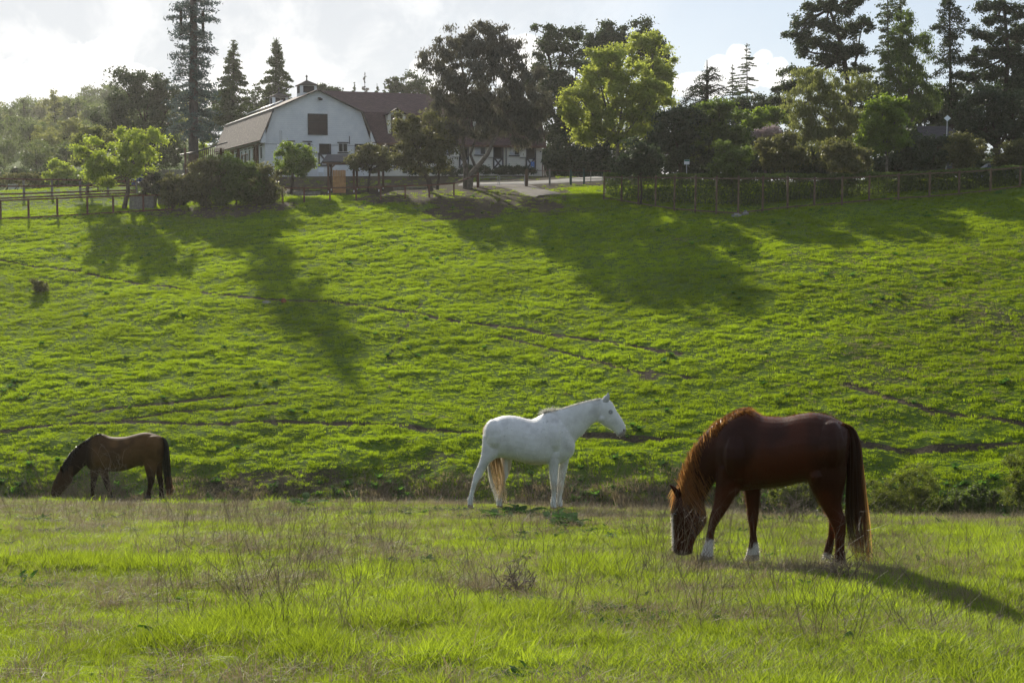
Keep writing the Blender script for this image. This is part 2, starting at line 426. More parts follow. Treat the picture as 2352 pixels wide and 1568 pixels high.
def blades(n, rad, h, w, lean, seed, mat, name, segs=2, curl=.5):
    r = np.random.default_rng(seed)
    a = r.random(n) * 6.283; q = np.sqrt(r.random(n)) * rad
    bx, by = np.cos(a) * q, np.sin(a) * q
    la = a + r.normal(0, .9, n); L = lean * (.3 + r.random(n)); H = h * (.45 + .75 * r.random(n))
    fa = r.random(n) * 6.283; ww = w * (.6 + .8 * r.random(n))
    V = []; 
    for s in range(segs + 1):
        t = s / segs
        cx = bx + np.cos(la) * L * H * t**1.8; cy = by + np.sin(la) * L * H * t**1.8; cz = H * (t - curl * .35 * L * t * t)
        wd = ww * (1 - t)**.7 * .5
        if s == segs: V.append(np.stack([cx, cy, cz], -1)[:, None])
        else: V.append(np.stack([np.stack([cx - np.cos(fa) * wd, cy - np.sin(fa) * wd, cz - (.03 if s == 0 else 0)], -1), np.stack([cx + np.cos(fa) * wd, cy + np.sin(fa) * wd, cz - (.03 if s == 0 else 0)], -1)], 1))
    V = np.concatenate(V, 1); k = V.shape[1]; base = (np.arange(n) * k)[:, None]
    F = []
    for s in range(segs - 1):
        F.append(base + np.array([[2*s, 2*s+1, 2*s+3]])); F.append(base + np.array([[2*s, 2*s+3, 2*s+2]]))
    s = segs - 1; F.append(base + np.array([[2*s, 2*s+1, 2*s+2]]))
    return mk(name, V.reshape(-1, 3), np.concatenate(F), mat, link_it=False)
def stalk(seed, h, mat, name, branchy=.5, th=.0028):
    r = random.Random(seed); mb = MB()
    def tri(p, q, w0, w1):
        d = (q - p).normalized(); s = d.cross(Vector((r.uniform(-1, 1), r.uniform(-1, 1), r.uniform(-.3, .3)))).normalized(); t = d.cross(s)
        V = [p + s * w0, p - s * w0 * .5 + t * w0 * .87, p - s * w0 * .5 - t * w0 * .87, q + s * w1, q - s * w1 * .5 + t * w1 * .87, q - s * w1 * .5 - t * w1 * .87]
        mb.add(V, [(0, 1, 4, 3), (1, 2, 5, 4), (2, 0, 3, 5)])
    def grow(p, d, L, w, lev):
        seg = 4 if lev == 0 else 2
        for i in range(seg):
            q = p + d * (L / seg); tri(p, q, w * (1 - i / seg * .6), w * (1 - (i + 1) / seg * .6)); p = q
            d = (d + Vector((r.gauss(0, .12), r.gauss(0, .12), r.gauss(0, .05)))).normalized()
            if lev < 2 and (lev > 0 or i > 0):
                for _ in range(1 + (r.random() < branchy)):
                    if r.random() < branchy + .25:
                        dd = (d + Vector((r.gauss(0, .6), r.gauss(0, .6), r.uniform(-.1, .4)))).normalized()
                        grow(p, dd, L * r.uniform(.22, .45), w * .6, lev + 1)
    for _ in range(r.choice([1, 2, 3])):
        grow(Vector((r.gauss(0, .02), r.gauss(0, .02), -.02)), Vector((r.gauss(0, .22), r.gauss(0, .22), 1)).normalized(), h * r.uniform(.7, 1.1), th, 0)
    return mk(name, mb.V, mb.F, mat, link_it=False)

G_FRONT = leafmat('meadow_grass_blades', (.030, .060, .008), (.13, .165, .028), (.38, .49, .026), .56, .5, .2, True)
G_HILL = leafmat('hillside_grass_blades', (.022, .048, .004), (.100, .142, .009), (.38, .52, .012), .56, .8, .03, True)
G_DRY = leafmat('dry_thatch_blades', (.12, .095, .055), (.26, .21, .13), (.34, .27, .14), .35, .6, .3, True)
G_STALK = leafmat('dead_weed_stalks', (.08, .055, .038), (.20, .15, .10), (.2, .15, .09), .15, .6, .3, True)
G_WEED = leafmat('broad_weed_leaves', (.025, .070, .018), (.06, .13, .03), (.16, .36, .03), .4, .85, .04, True)

def area_pts(n, dmin, dmax, tmax, power, rng):
    """points over the wedge the photograph shows and a margin beside it; power sets how density falls with distance"""
    q = rng.random(n)
    e = 2 - power
    D = (dmin**e + q * (dmax**e - dmin**e))**(1 / e)
    t = (rng.random(n) * 2 - 1) * tmax
    return t * D, D
front_tufts = [blades(36, .09, .058, .0048, .95, 100 + i, G_FRONT, 'grass_tuft', 3) for i in range(6)] + \
              [blades(30, .075, .115, .0055, .75, 120 + i, G_FRONT, 'tall_grass_tuft', 3) for i in range(4)]
def lay(name, protos_n, n, dmin, dmax, power, seed, keep, size, protos, label, sink=.0, tintf=None, tilt=.12, tmax=.44, idxf=None, zoff=None):
    r = np.random.default_rng(seed)
    x, y = area_pts(n, dmin, dmax, tmax, power, r)
    k = keep(x, y, r); x, y = x[k], y[k]
    z = terrain(x, y)
    d = dirtmap(x, y)
    z = z + micro(x, y, sstep(y, 34, 46) * (1 - .8 * sstep(y, 118, 126)) * (1 - .75 * d)) - .06 * np.clip(d, 0, .9) * sstep(y, 30, 45) * (1 - sstep(y, 115, 124)) - sink
    P = np.stack([x, y, z], -1)
    rot = np.stack([r.normal(0, tilt, len(x)), r.normal(0, tilt, len(x)), r.random(len(x)) * 6.283], -1)
    tint = tintf(x, y, r) if tintf else r.random(len(x))
    idx = idxf(x, y, r) if idxf is not None else r.integers(0, len(protos), len(x))
    return scatter(name, P, rot, size(x, y, r), np.clip(tint, 0, 1), idx, protos, label)

crest_at = lambda x, y: np.interp(x / np.maximum(y, 6), TC, CREST)
def keep_front(x, y, r):
    thin = .60 + .5 * sstep(fbm(x / .9, y / .9, 2), -.5, .1)
    return (y < crest_at(x, y) + 4) & (r.random(len(x)) < thin)
def fidx(x, y, r):
    tall = sstep(fbm(x / .7 + 30, y / .7, 3), .05, .42)
    return np.where(r.random(len(x)) < tall * .75, 6 + r.integers(0, 4, len(x)), r.integers(0, 6, len(x)))
lay('meadow_grass', 0, 115000, 7.2, 29, 1.0, 1, keep_front,
    lambda x, y, r: (.60 + .55 * r.random(len(x))) * (.68 + .85 * sstep(fbm(x / 1.1 + 8, y / .9, 3), -.35, .5)) * (1 - .55 * sstep(y, 13, 23)) * (1 - .55 * (1 - sstep(np.hypot((x - 2.75) / 1.35, (y - 14.2) / .9), .8, 1.3))),
    front_tufts, 'sunlit green grass of the near meadow', tintf=lambda x, y, r: .50 + .8 * fbm(x / 1.3, y / 1.0 + 4, 3) + .6 * fbm(x / .22, y / .22, 2) + r.normal(0, .2, len(x)), tmax=.46, idxf=fidx)
thatch = [blades(26, .10, .12, .0042, 1.5, 200 + i, G_DRY, 'thatch_tuft', 3, .9) for i in range(4)]
lay('dry_thatch', 0, 36000, 7.2, 29, 1.0, 2, lambda x, y, r: (y < crest_at(x, y) + 3) & (r.random(len(x)) < .16 + .4 * sstep(fbm(x / 1.5 + 20, y / .8 + 2, 3), -.05, .45) + .4 * sstep(fbm(x / .4 + 20, y / .4 + 2, 2), .1, .5)),
    lambda x, y, r: (.6 + .8 * r.random(len(x))), thatch, 'old dry grass matted between the green grass', tintf=lambda x, y, r: r.random(len(x)))
stalks = [stalk(300 + i, .46 + .05 * i, G_STALK, 'weed_stalk', .32, .0018) for i in range(9)]
def keep_stalk(x, y, r):
    t = x / y
    p = .10 + .9 * sstep(fbm(x / 2.0 + 60, y / 1.6, 3) + .25 * (1 - sstep(np.abs(t + .04), .16, .34)), .02, .5)
    return (r.random(len(x)) < p) & (y < crest_at(x, y) + 1)
lay('dry_weed_stalks', 0, 3000, 8.2, 27, 1.15, 3, keep_stalk, lambda x, y, r: .5 + .75 * r.random(len(x)), stalks, 'thin brown dead weed stalks standing in the near meadow', tilt=.2)

hill_tufts = [blades(40, .22, .060, .015, 1.2, 400 + i, G_HILL, 'hill_tuft', 2) for i in range(6)] + [blades(40, .15, .115, .016, .9, 420 + i, G_HILL, 'hill_tall_tuft', 2) for i in range(3)]
def keep_hill(x, y, r):
    d = dirtmap(x, y); crest = crest_at(x, y)
    return (y > crest + 3) & (r.random(len(x)) < (1 - .9 * sstep(d, .3, .75)) * (.7 + .3 * sstep(fbm(x / 1.3, y / .8, 3), -.45, .1)))
lay('hillside_grass', 0, 250000, 27, 124, .55, 4, keep_hill,
    lambda x, y, r: (.45 + .75 * r.random(len(x))) * (.55 + .9 * sstep(fbm(x / .75 + 3.3, y / .48 + 1.7, 3, .6), -.35, .5)) * (.8 + .003 * y),
    hill_tufts, 'green grass covering the hillside across the gully', tintf=lambda x, y, r: .48 + .75 * fbm(x / 7 + 3, y / 5, 3) + .35 * fbm(x / 1.6, y / 1.1, 3) - .25 * sstep(x / y, .15, .33) * sstep(y, 50, 60) + r.normal(0, .22, len(x)),
    tilt=.1, idxf=lambda x, y, r: np.where(r.random(len(x)) > .55 * sstep(fbm(x / 2.2 + 77, y / 1.4, 3), -.05, .45), r.integers(0, 6, len(x)), r.integers(6, 9, len(x))))
hill_dry = [blades(34, .2, .085, .013, 1.4, 440 + i, G_DRY, 'hill_dry_tuft', 2) for i in range(3)]
def keep_hdry(x, y, r):
    db = np.interp(x / y, TC, DB)
    bank = sstep(y, db - 7, db - 3) * (1 - sstep(y, db - 3, db + 1.5)) * (1 - .75 * sstep(x / y, .17, .24))
    p = np.maximum(sstep(fbm(x / 1.6 + 70, y / 1.0 + 12, 3), .38, .7) * .55, bank * sstep(fbm(x / 3 + 50, y / 3, 3), -.35, .15))
    p = np.maximum(p, .6 * sstep(x / y + .08 * fbm(x / 8, y / 8, 2), .16, .30) * sstep(y, 60, 66) * (1 - sstep(y, 84, 92)) * (.4 + .6 * sstep(fbm(x / 4, y / 3, 3), -.3, .2)))
    return (y > crest_at(x, y) + 2.2) & (r.random(len(x)) < p)
lay('dry_hillside_grass', 0, 80000, 27, 122, .7, 5, keep_hdry, lambda x, y, r: (.45 + .8 * r.random(len(x))) * (1 + 2.2 * (1 - sstep(y, np.interp(x / y, TC, DB) - 2, np.interp(x / y, TC, DB) + 2))), hill_dry, 'brownish dry grass tufts on the hillside and the gully bank')
bank_stalks = [stalk(500 + i, .95 + .07 * i, G_STALK, 'bank_stalk', .6, .011) for i in range(6)]
def keep_bank(x, y, r):
    db = np.interp(x / y, TC, DB)
    return (r.random(len(x)) < .85 * sstep(y, db - 9, db - 5) * (1 - sstep(y, db - 3, db + 1)) * (.25 + .75 * sstep(fbm(x / 3 + 11, y / 3, 3), -.2, .3)) * (1 - .6 * sstep(x / y, .17, .24)))
lay('dry_bank_stalks', 0, 22000, 46, 68, .9, 6, keep_bank, lambda x, y, r: .4 + .7 * r.random(len(x)), bank_stalks, 'dead brown weed stalks along the gully bank', tilt=.25)

def leafweed(seed, n, L, w, mat, name, rise=.6):
    r = np.random.default_rng(seed); V = []; F = []
    for i in range(n):
        a = r.random() * 6.283; ll = L * (.5 + .7 * r.random()); ww = w * (.6 + .7 * r.random()); up = rise * (.4 + r.random())
        c, s = math.cos(a), math.sin(a); b = len(V)
        ox, oy = r.normal(0, .04, 2)
        for k in range(4):
            t = k / 3; x = ll * t; z = ll * up * (t - .55 * t * t) ; hw = ww * .5 * math.sin(math.pi * (.18 + .78 * t))
            V += [(ox + c * x - s * hw, oy + s * x + c * hw, z + .01), (ox + c * x + s * hw, oy + s * x - c * hw, z + .01)]
        for k in range(3): F += [(b + 2*k, b + 2*k + 1, b + 2*k + 3, b + 2*k + 2)]
    return mk(name, V, F, mat, link_it=False)
weeds = [leafweed(600 + i, 12, .16, .07, G_WEED, 'weed_rosette') for i in range(4)]
lay('low_broadleaf_weeds', 0, 9000, 7.5, 27, 1.1, 8, lambda x, y, r: (y < crest_at(x, y)) & (r.random(len(x)) < .04 + .9 * sstep(fbm(x / 1.3 + 90, y / 1.0 + 33, 3), .25, .6)),
    lambda x, y, r: .25 + .38 * r.random(len(x)), weeds, 'low broad-leaved weeds between the meadow grass', tintf=lambda x, y, r: r.random(len(x)))
bank_weeds = [leafweed(620 + i, 44, .26, .07, G_WEED, 'bank_weed', 1.5) for i in range(4)]
def keep_bw(x, y, r):
    db = np.interp(x / y, TC, DB)
    return (r.random(len(x)) < sstep(y, db - 8, db - 5) * (1 - sstep(y, db - 2.5, db + 1.5)) * (.2 + .8 * sstep(fbm(x / 2.6 + 31, y / 2.6, 3), -.1, .35)))
lay('green_bank_weeds', 0, 6500, 46, 68, .9, 9, keep_bw, lambda x, y, r: .5 + .8 * r.random(len(x)), bank_weeds, 'rank green weeds on the gully bank', tintf=lambda x, y, r: r.random(len(x)))
lay('hillside_weeds', 0, 7000, 45, 120, .8, 10, lambda x, y, r: r.random(len(x)) < .02 + .4 * sstep(fbm(x / 2.6 + 131, y / 1.6, 3), .3, .6), lambda x, y, r: .4 + .6 * r.random(len(x)), bank_weeds, 'darker broad-leaved weeds dotted over the hillside', tintf=lambda x, y, r: r.random(len(x)))

lay('yard_grass', 0, 14000, 122, 158, .5, 12, lambda x, y, r: (r.random(len(x)) < .12 + .75 * (1 - sstep(dirtmap(x, y), .3, .8))) & (polydist(x, y, [tuple(p[:2]) for p in ROAD]) > 3.2) & (y < 140 + 30 * sstep(-x / y, .19, .22)), lambda x, y, r: .8 + .9 * r.random(len(x)), hill_tufts, 'patchy grass round the stable and in the paddock', tintf=lambda x, y, r: .2 + .4 * r.random(len(x)))
# ------------------------------------------------------------------ horses
def cr_interp(A, n):
    """Catmull-Rom through rows of A, n sub-steps per span"""
    A = np.asarray(A, float); P = np.vstack([2 * A[0] - A[1], A, 2 * A[-1] - A[-2]]); out = []
    for i in range(1, len(P) - 2):
        for k in range(n):
            t = k / n; p0, p1, p2, p3 = P[i-1], P[i], P[i+1], P[i+2]
            out.append(.5 * (2*p1 + (-p0 + p2)*t + (2*p0 - 5*p1 + 4*p2 - p3)*t*t + (-p0 + 3*p1 - 3*p2 + p3)*t**3))
    out.append(A[-1]); return np.array(out)

class Horse:
    """rings measured on the animal's outline (survey coordinates), given real width, fused into one body"""
    def __init__(s, reg, scale, u0, D0, slope, voxel):
        s.reg = reg; s.sc = scale; s.u0 = u0; s.D0 = D0; s.k = slope; s.V = []; s.F = []; s.voxel = voxel
        a = s.pt(0, 0); b = s.pt(1000, 0); d = b - a; d.z = 0; s.ax = d.normalized(); s.n = Vector((-s.ax.y, s.ax.x, 0))   # n points away from the camera
        if s.n.y < 0: s.n = -s.n
    def uv(s, cx, cy): return (s.reg[0] + cx / s.sc) * .6125, (s.reg[1] + cy / s.sc) * .6125
    def pt(s, cx, cy, off=0.0):
        u, v = s.uv(cx, cy); D = s.D0 + s.k * (u - s.u0) + off * getattr(s, 'n', Vector((0, 1, 0))).y
        return UV(u, v, D)
    def loft(s, rings, sub=4, n=20, p=1.0, off=0.0):
        """ring = (ax, ay, bx, by, halfwidth[, offset])"""
        A = np.array([list(r) + [off] * (6 - len(r)) for r in rings], float)
        A = cr_interp(A, sub); b0 = len(s.V)
        for (ax, ay, bx, by, w, of) in A:
            a = s.pt(ax, ay, of); b = s.pt(bx, by, of); c = (a + b) / 2; h = (a - b) / 2; w = max(w, .004)
            for k in range(n):
                th = 2 * math.pi * k / n; co, si = math.cos(th), math.sin(th)
                co = math.copysign(abs(co)**p, co); si = math.copysign(abs(si)**p, si)
                s.V.append(c + h * co + s.n * (w * si))
        m = len(A)
        for i in range(m - 1):
            for k in range(n):
                q = b0 + i * n + k; q2 = b0 + i * n + (k + 1) % n; s.F.append((q, q2, q2 + n, q + n))
        s.F.append(tuple(b0 + k for k in range(n - 1, -1, -1))); s.F.append(tuple(b0 + (m - 1) * n + k for k in range(n)))
    def blob(s, cx, cy, rx, ry, w, off=0.0):
        """ellipsoid muscle; rx, ry in survey units"""
        c = s.pt(cx, cy, off); ex = s.pt(cx + rx, cy, off) - c; ey = s.pt(cx, cy - ry, off) - c; b0 = len(s.V); N, M = 12, 8
        for i in range(1, M):
            ph = math.pi * i / M
            for k in range(N):
                th = 2 * math.pi * k / N; s.V.append(c + ex * math.sin(ph) * math.cos(th) + s.n * (w * math.sin(ph) * math.sin(th)) + ey * math.cos(ph))
        s.V.append(c + ey); s.V.append(c - ey); top = len(s.V) - 2
        for i in range(M - 2):
            for k in range(N):
                q = b0 + i * N + k; q2 = b0 + i * N + (k + 1) % N; s.F.append((q, q2, q2 + N, q + N))
        for k in range(N):
            s.F.append((top, b0 + (k + 1) % N, b0 + k)); s.F.append((top + 1, b0 + (M - 2) * N + k, b0 + (M - 2) * N + (k + 1) % N))
    def body(s, root, mat, colfn, smooth=3):
        o = mk('body', s.V, s.F, None, link_it=True)
        m = o.modifiers.new('r', 'REMESH'); m.mode = 'VOXEL'; m.voxel_size = s.voxel; m.use_smooth_shade = True
        m = o.modifiers.new('s', 'SMOOTH'); m.factor = .5; m.iterations = smooth
        dg = bpy.context.evaluated_depsgraph_get(); me = bpy.data.meshes.new_from_object(o.evaluated_get(dg), depsgraph=dg)
        bpy.data.objects.remove(o)
        co = np.zeros(len(me.vertices) * 3, np.float32); me.vertices.foreach_get('co', co); co = co.reshape(-1, 3).astype(float)
        # back to survey coordinates only to lay out the coat markings on the animal's own surface
        cp, sp = math.cos(PITCH), math.sin(PITCH)
        depth = co[:, 1] * cp - co[:, 2] * sp; upc = co[:, 1] * sp + co[:, 2] * cp
        u = 1176 + FOC * co[:, 0] / depth; v = 784 - FOC * upc / depth
        cx = (u / .6125 - s.reg[0]) * s.sc; cy = (v / .6125 - s.reg[1]) * s.sc
        side = (co - np.array(s.pt(0, 0))) @ np.array(s.n)
        col = colfn(cx, cy, side, co)
        me.transform(Matrix.Translation(-Vector(root['_o'])))
        a = me.attributes.new('coat', 'FLOAT_COLOR', 'POINT'); a.data.foreach_set('color', col.astype(np.float32).ravel())
        me.polygons.foreach_set('use_smooth', np.ones(len(me.polygons), dtype=bool)); me.materials.clear(); me.materials.append(mat)
        b = bpy.data.objects.new('body', me); link(b, root); s.bodyco = co
        # fine coat hair standing off the skin, which catches the light at the outline
        return b
    def strands(s, name, root, mat, curves, w, seed, parent=None):
        """ribbons of hair; curves = list of point lists"""
        r = np.random.default_rng(seed); V = []; F = []; T = []
        for c in curves:
            c = [Vector(p) for p in c]; n = len(c); b = len(V); a = r.random() * 3.14; tt = r.random(); ww = w * (.6 + .8 * r.random())
            for i, p in enumerate(c):
                d = (c[min(i + 1, n - 1)] - c[max(i - 1, 0)]).normalized(); x = d.cross(Vector((math.sin(a), math.cos(a) * .6, .3))).normalized()
                hw = ww * .5 * (1 - .85 * (i / (n - 1))**1.5); V += [p + x * hw, p - x * hw]; T += [tt, tt]
            F += [(b + 2*i, b + 2*i + 1, b + 2*i + 3, b + 2*i + 2) for i in range(n - 1)]
        par = parent or root
        V = np.array([tuple(v) for v in V])
        return mk(name, V, np.array(F), mat, par, attrs={'tint': np.array(T)})
    def fuzz(s, root, mat, bodyobj, n, L, seed, down=.5):
        me = bodyobj.data; nv = len(me.vertices); r = np.random.default_rng(seed)
        no = np.zeros(nv * 3, np.float32); me.vertices.foreach_get('normal', no); no = no.reshape(-1, 3); co = s.bodyco
        i = r.integers(0, nv, n); p = co[i] + r.normal(0, s.voxel * .4, (n, 3)); nn = no[i]
        dirv = nn * .75 + np.array([0, 0, -down]) + r.normal(0, .25, (n, 3)); dirv /= np.linalg.norm(dirv, axis=1)[:, None]
        x = np.cross(dirv, r.normal(0, 1, (n, 3))); x /= np.linalg.norm(x, axis=1)[:, None] + 1e-6
        ll = L * (.5 + r.random(n))[:, None]; wd = .0013
        V = np.stack([p - nn * .003 + x * wd, p - nn * .003 - x * wd, p + dirv * ll], 1).reshape(-1, 3)
        F = np.arange(n * 3).reshape(n, 3)
        col = np.zeros(nv * 4, np.float32); me.attributes['coat'].data.foreach_get('color', col); col = col.reshape(-1, 4)[i]
        o = mk('coat_hair', V, F, mat, root, attrs={'coat': np.repeat(col, 3, 0)}); o['kind'] = 'stuff'; return o

def coatmat(name, sheen=.3, sheencol=(1, .8, .6), rough=.45, hair=False, spec=.17):
    m, t, out = newmat(name); b = t.node('ShaderNodeBsdfPrincipled')
    at = t.node('ShaderNodeAttribute', attribute_name='coat')
    g = t.node('ShaderNodeTexCoord')
    n1 = t.noise(g.outputs['Object'], 7, 4, .6); n2 = t.noise(g.outputs['Object'], 70, 3, .7)
    c = t.mix(t.ramp(n1, .3, .7), at.outputs['Color'], t.mix(1, at.outputs['Color'], c4((.86, .85, .84)), 'MULTIPLY'))
    t.link(c, b.inputs['Base Color']); b.inputs['Roughness'].default_value = rough; b.inputs['Specular IOR Level'].default_value = spec
    b.inputs['Sheen Weight'].default_value = sheen; b.inputs['Sheen Tint'].default_value = c4(sheencol); b.inputs['Sheen Roughness'].default_value = .45
    if hair:
        tr = t.node('ShaderNodeBsdfTranslucent'); t.link(t.mix(.55, at.outputs['Color'], t.mix(1, at.outputs['Color'], c4((3.5, 3.2, 3)), 'MULTIPLY')), tr.inputs[0])
        mx = t.node('ShaderNodeMixShader'); mx.inputs[0].default_value = .6; t.link(b.outputs[0], mx.inputs[1]); t.link(tr.outputs[0], mx.inputs[2]); t.link(mx.outputs[0], out.inputs[0])
    else:
        bn = t.node('ShaderNodeBump'); bn.inputs['Strength'].default_value = .25; bn.inputs['Distance'].default_value = .006
        t.link(n2, bn.inputs['Height']); t.link(bn.outputs[0], b.inputs['Normal']); t.link(b.outputs[0], out.inputs[0])
    return m
M_COAT = coatmat('horse_coat', .04, (1, .5, .25), .42); M_COATB = coatmat('brown_horse_coat', .04, (1, .7, .4), .7, spec=.06); M_COATW = coatmat('white_horse_coat', .3, (1, .95, .9), .6)
M_FUZZ = coatmat('horse_coat_hair', .1, hair=True)
H_CHEST = leafmat('chestnut_hair', (.08, .026, .008), (.36, .17, .055), (.85, .46, .14), .55, .35, .5)
H_TAILC = leafmat('chestnut_tail_hair', (.018, .007, .004), (.07, .028, .012), (.30, .12, .04), .30, .35, .5)
H_BLACK = leafmat('black_hair', (.008, .006, .005), (.02, .014, .010), (.06, .03, .015), .15, .35, .5)
H_RED = leafmat('reddish_tail_hair', (.05, .018, .010), (.11, .04, .022), (.34, .12, .06), .35, .4, .5)
H_WHITE = leafmat('white_mane_hair', (.50, .48, .44), (.75, .73, .68), (.8, .76, .66), .35, .4, .4)
H_STRAW = leafmat('straw_tail_hair', (.30, .19, .085), (.62, .48, .30), (.75, .58, .34), .4, .4, .4)
M_EYE = plain('dark_eye', (.012, .009, .007), .08, .1, 5, spec=.8)
M_EYEB = plain('pale_blue_eye', (.30, .36, .40), .1, .1, 5, spec=.7)
M_HOOF = plain('horse_hoof', (.22, .18, .14), .6, .3, 8)
M_HOOFD = plain('dark_hoof', (.035, .028, .022), .6, .3, 8)
M_NOSTRIL = plain('nostril_skin', (.05, .03, .028), .6, .2, 8)

def small_blob(name, h, cx, cy, rx, ry, w, off, mat, root, parent=None):
    t = Horse.__new__(Horse); t.__dict__.update(h.__dict__); t.V = []; t.F = []
    t.blob(cx, cy, rx, ry, w, off); return mk(name, t.V, t.F, mat, parent or root, smooth=True)
def hoof(h, ring_top, ring_bot, mat, root):
    t = Horse.__new__(Horse); t.__dict__.update(h.__dict__); t.V = []; t.F = []
    t.loft([ring_top, ring_bot], 1, 14); return mk('hoof', t.V, t.F, mat, root, smooth=False)
def ear(h, rings, col, mat, root):
    t = Horse.__new__(Horse); t.__dict__.update(h.__dict__); t.V = []; t.F = []
    t.loft(rings, 4, 12); return mk('ear', t.V, t.F, mat, root, smooth=True, attrs={'coat': np.tile(np.array([*col, 1.0]), (len(t.V), 1))})
def tail(h, left, right, n, off, spread, seed, wob=9, trim=.25, rootpt=None):
    """strands between a left and a right guide line"""
    r = random.Random(seed); L = cr_interp(np.array(left, float), 5); Rr = cr_interp(np.array(right, float), 5); cs = []
    m = min(len(L), len(Rr))
    for _ in range(n):
        s = r.random(); e = int(m * (1 - trim * r.random()**1.5)); o = off + r.gauss(0, spread); ph = r.random() * 6; c = []
        dx = r.gauss(0, wob)
        for i in range(0, e):
            f = i / m; x = L[i][0] * (1 - s) + Rr[i][0] * s + dx * f + math.sin(ph + f * 7) * wob * .35 * f; y = L[i][1] * (1 - s) + Rr[i][1] * s
            c.append(h.pt(x, y, off + (o - off) * (.35 + .65 * min(1, f * 2.5))))
        cs.append(c[::2] if len(c) > 14 else c)
    return cs

# ---- chestnut horse grazing (nearest)
h = Horse((2400, 1480), 2.178, 1625, 14.5, -.45 / 300, .0112)
cpos = h.pt(1250, 1380); cbase = Vector((cpos.x, cpos.y, Zt(cpos.x, cpos.y)))
chest = thing('horse', 'chestnut horse with ginger mane and white socks grazing closest to the viewer', 'horse', cbase, 'horses in the pasture')
h.loft([(1735, 300, 1722, 430, .07), (1700, 255, 1700, 560, .20), (1640, 222, 1660, 660, .27), (1540, 172, 1560, 720, .30), (1420, 146, 1430, 715, .31), (1300, 158, 1320, 712, .31), (1180, 182, 1190, 742, .33), (1060, 180, 1060, 758, .34),
        (985, 168, 960, 768, .30), (930, 128, 900, 776, .27), (868, 100, 840, 782, .235), (785, 138, 750, 782, .23), (710, 190, 680, 760, .21), (640, 250, 630, 700, .15)], 4, 28, .93)
h.loft([(820, 125, 720, 740, .18), (640, 215, 625, 712, .15), (540, 300, 592, 745, .125), (445, 430, 562, 795, .105), (375, 560, 536, 850, .09), (338, 690, 522, 905, .085)], 5, 22)
h.loft([(345, 655, 512, 850, .06), (300, 760, 525, 905, .088), (264, 862, 543, 985, .104), (254, 955, 540, 1048, .104), (258, 1050, 500, 1112, .088), (260, 1150, 458, 1172, .068), (262, 1222, 436, 1232, .062), (272, 1278, 430, 1282, .056), (300, 1306, 405, 1304, .035)], 4, 20)
# shoulder, haunch
h.blob(800, 500, 135, 230, .22, -.10); h.blob(740, 700, 110, 110, .16, -.08); h.blob(1555, 430, 140, 225, .22, -.13); h.blob(1560, 430, 140, 220, .2, .1); h.blob(1470, 650, 110, 130, .17, -.13); h.blob(480, 1000, 60, 75, .108)
# near fore, stepping forward
h.loft([(630, 560, 860, 620, .15, -.10), (618, 720, 812, 790, .095, -.13), (612, 800, 775, 835, .078, -.14), (602, 880, 735, 905, .066, -.14), (580, 960, 690, 975, .056, -.14), (565, 1015, 655, 1025, .055, -.14), (556, 1065, 624, 1075, .040, -.14), (545, 1130, 606, 1130, .036, -.14), (532, 1190, 604, 1195, .042, -.14), (520, 1235, 600, 1240, .042, -.14), (505, 1275, 600, 1290, .050, -.14), (495, 1318, 600, 1330, .060, -.14)], 4, 16)
# far fore
h.loft([(830, 600, 980, 640, .12, .12), (850, 760, 988, 765, .08, .14), (862, 850, 982, 850, .066, .14), (872, 930, 974, 925, .054, .14), (878, 1010, 966, 1000, .053, .14), (888, 1060, 958, 1055, .042, .14), (897, 1120, 950, 1120, .034, .14), (893, 1180, 958, 1178, .038, .14), (888, 1225, 966, 1222, .044, .14), (872, 1275, 974, 1270, .046, .14), (854, 1345, 975, 1335, .060, .14)], 4, 16)
# near hind
h.loft([(1390, 480, 1700, 480, .17, -.12), (1365, 660, 1685, 680, .14, -.15), (1390, 760, 1665, 780, .115, -.16), (1440, 850, 1648, 870, .088, -.16), (1490, 930, 1655, 945, .068, -.16), (1535, 1005, 1680, 1010, .058, -.16), (1562, 1065, 1684, 1060, .054, -.16), (1585, 1130, 1680, 1125, .044, -.16), (1592, 1220, 1672, 1220, .040, -.16), (1588, 1310, 1676, 1310, .044, -.16), (1580, 1360, 1676, 1365, .046, -.16), (1560, 1405, 1672, 1400, .050, -.16), (1545, 1450, 1670, 1442, .060, -.16)], 4, 16)
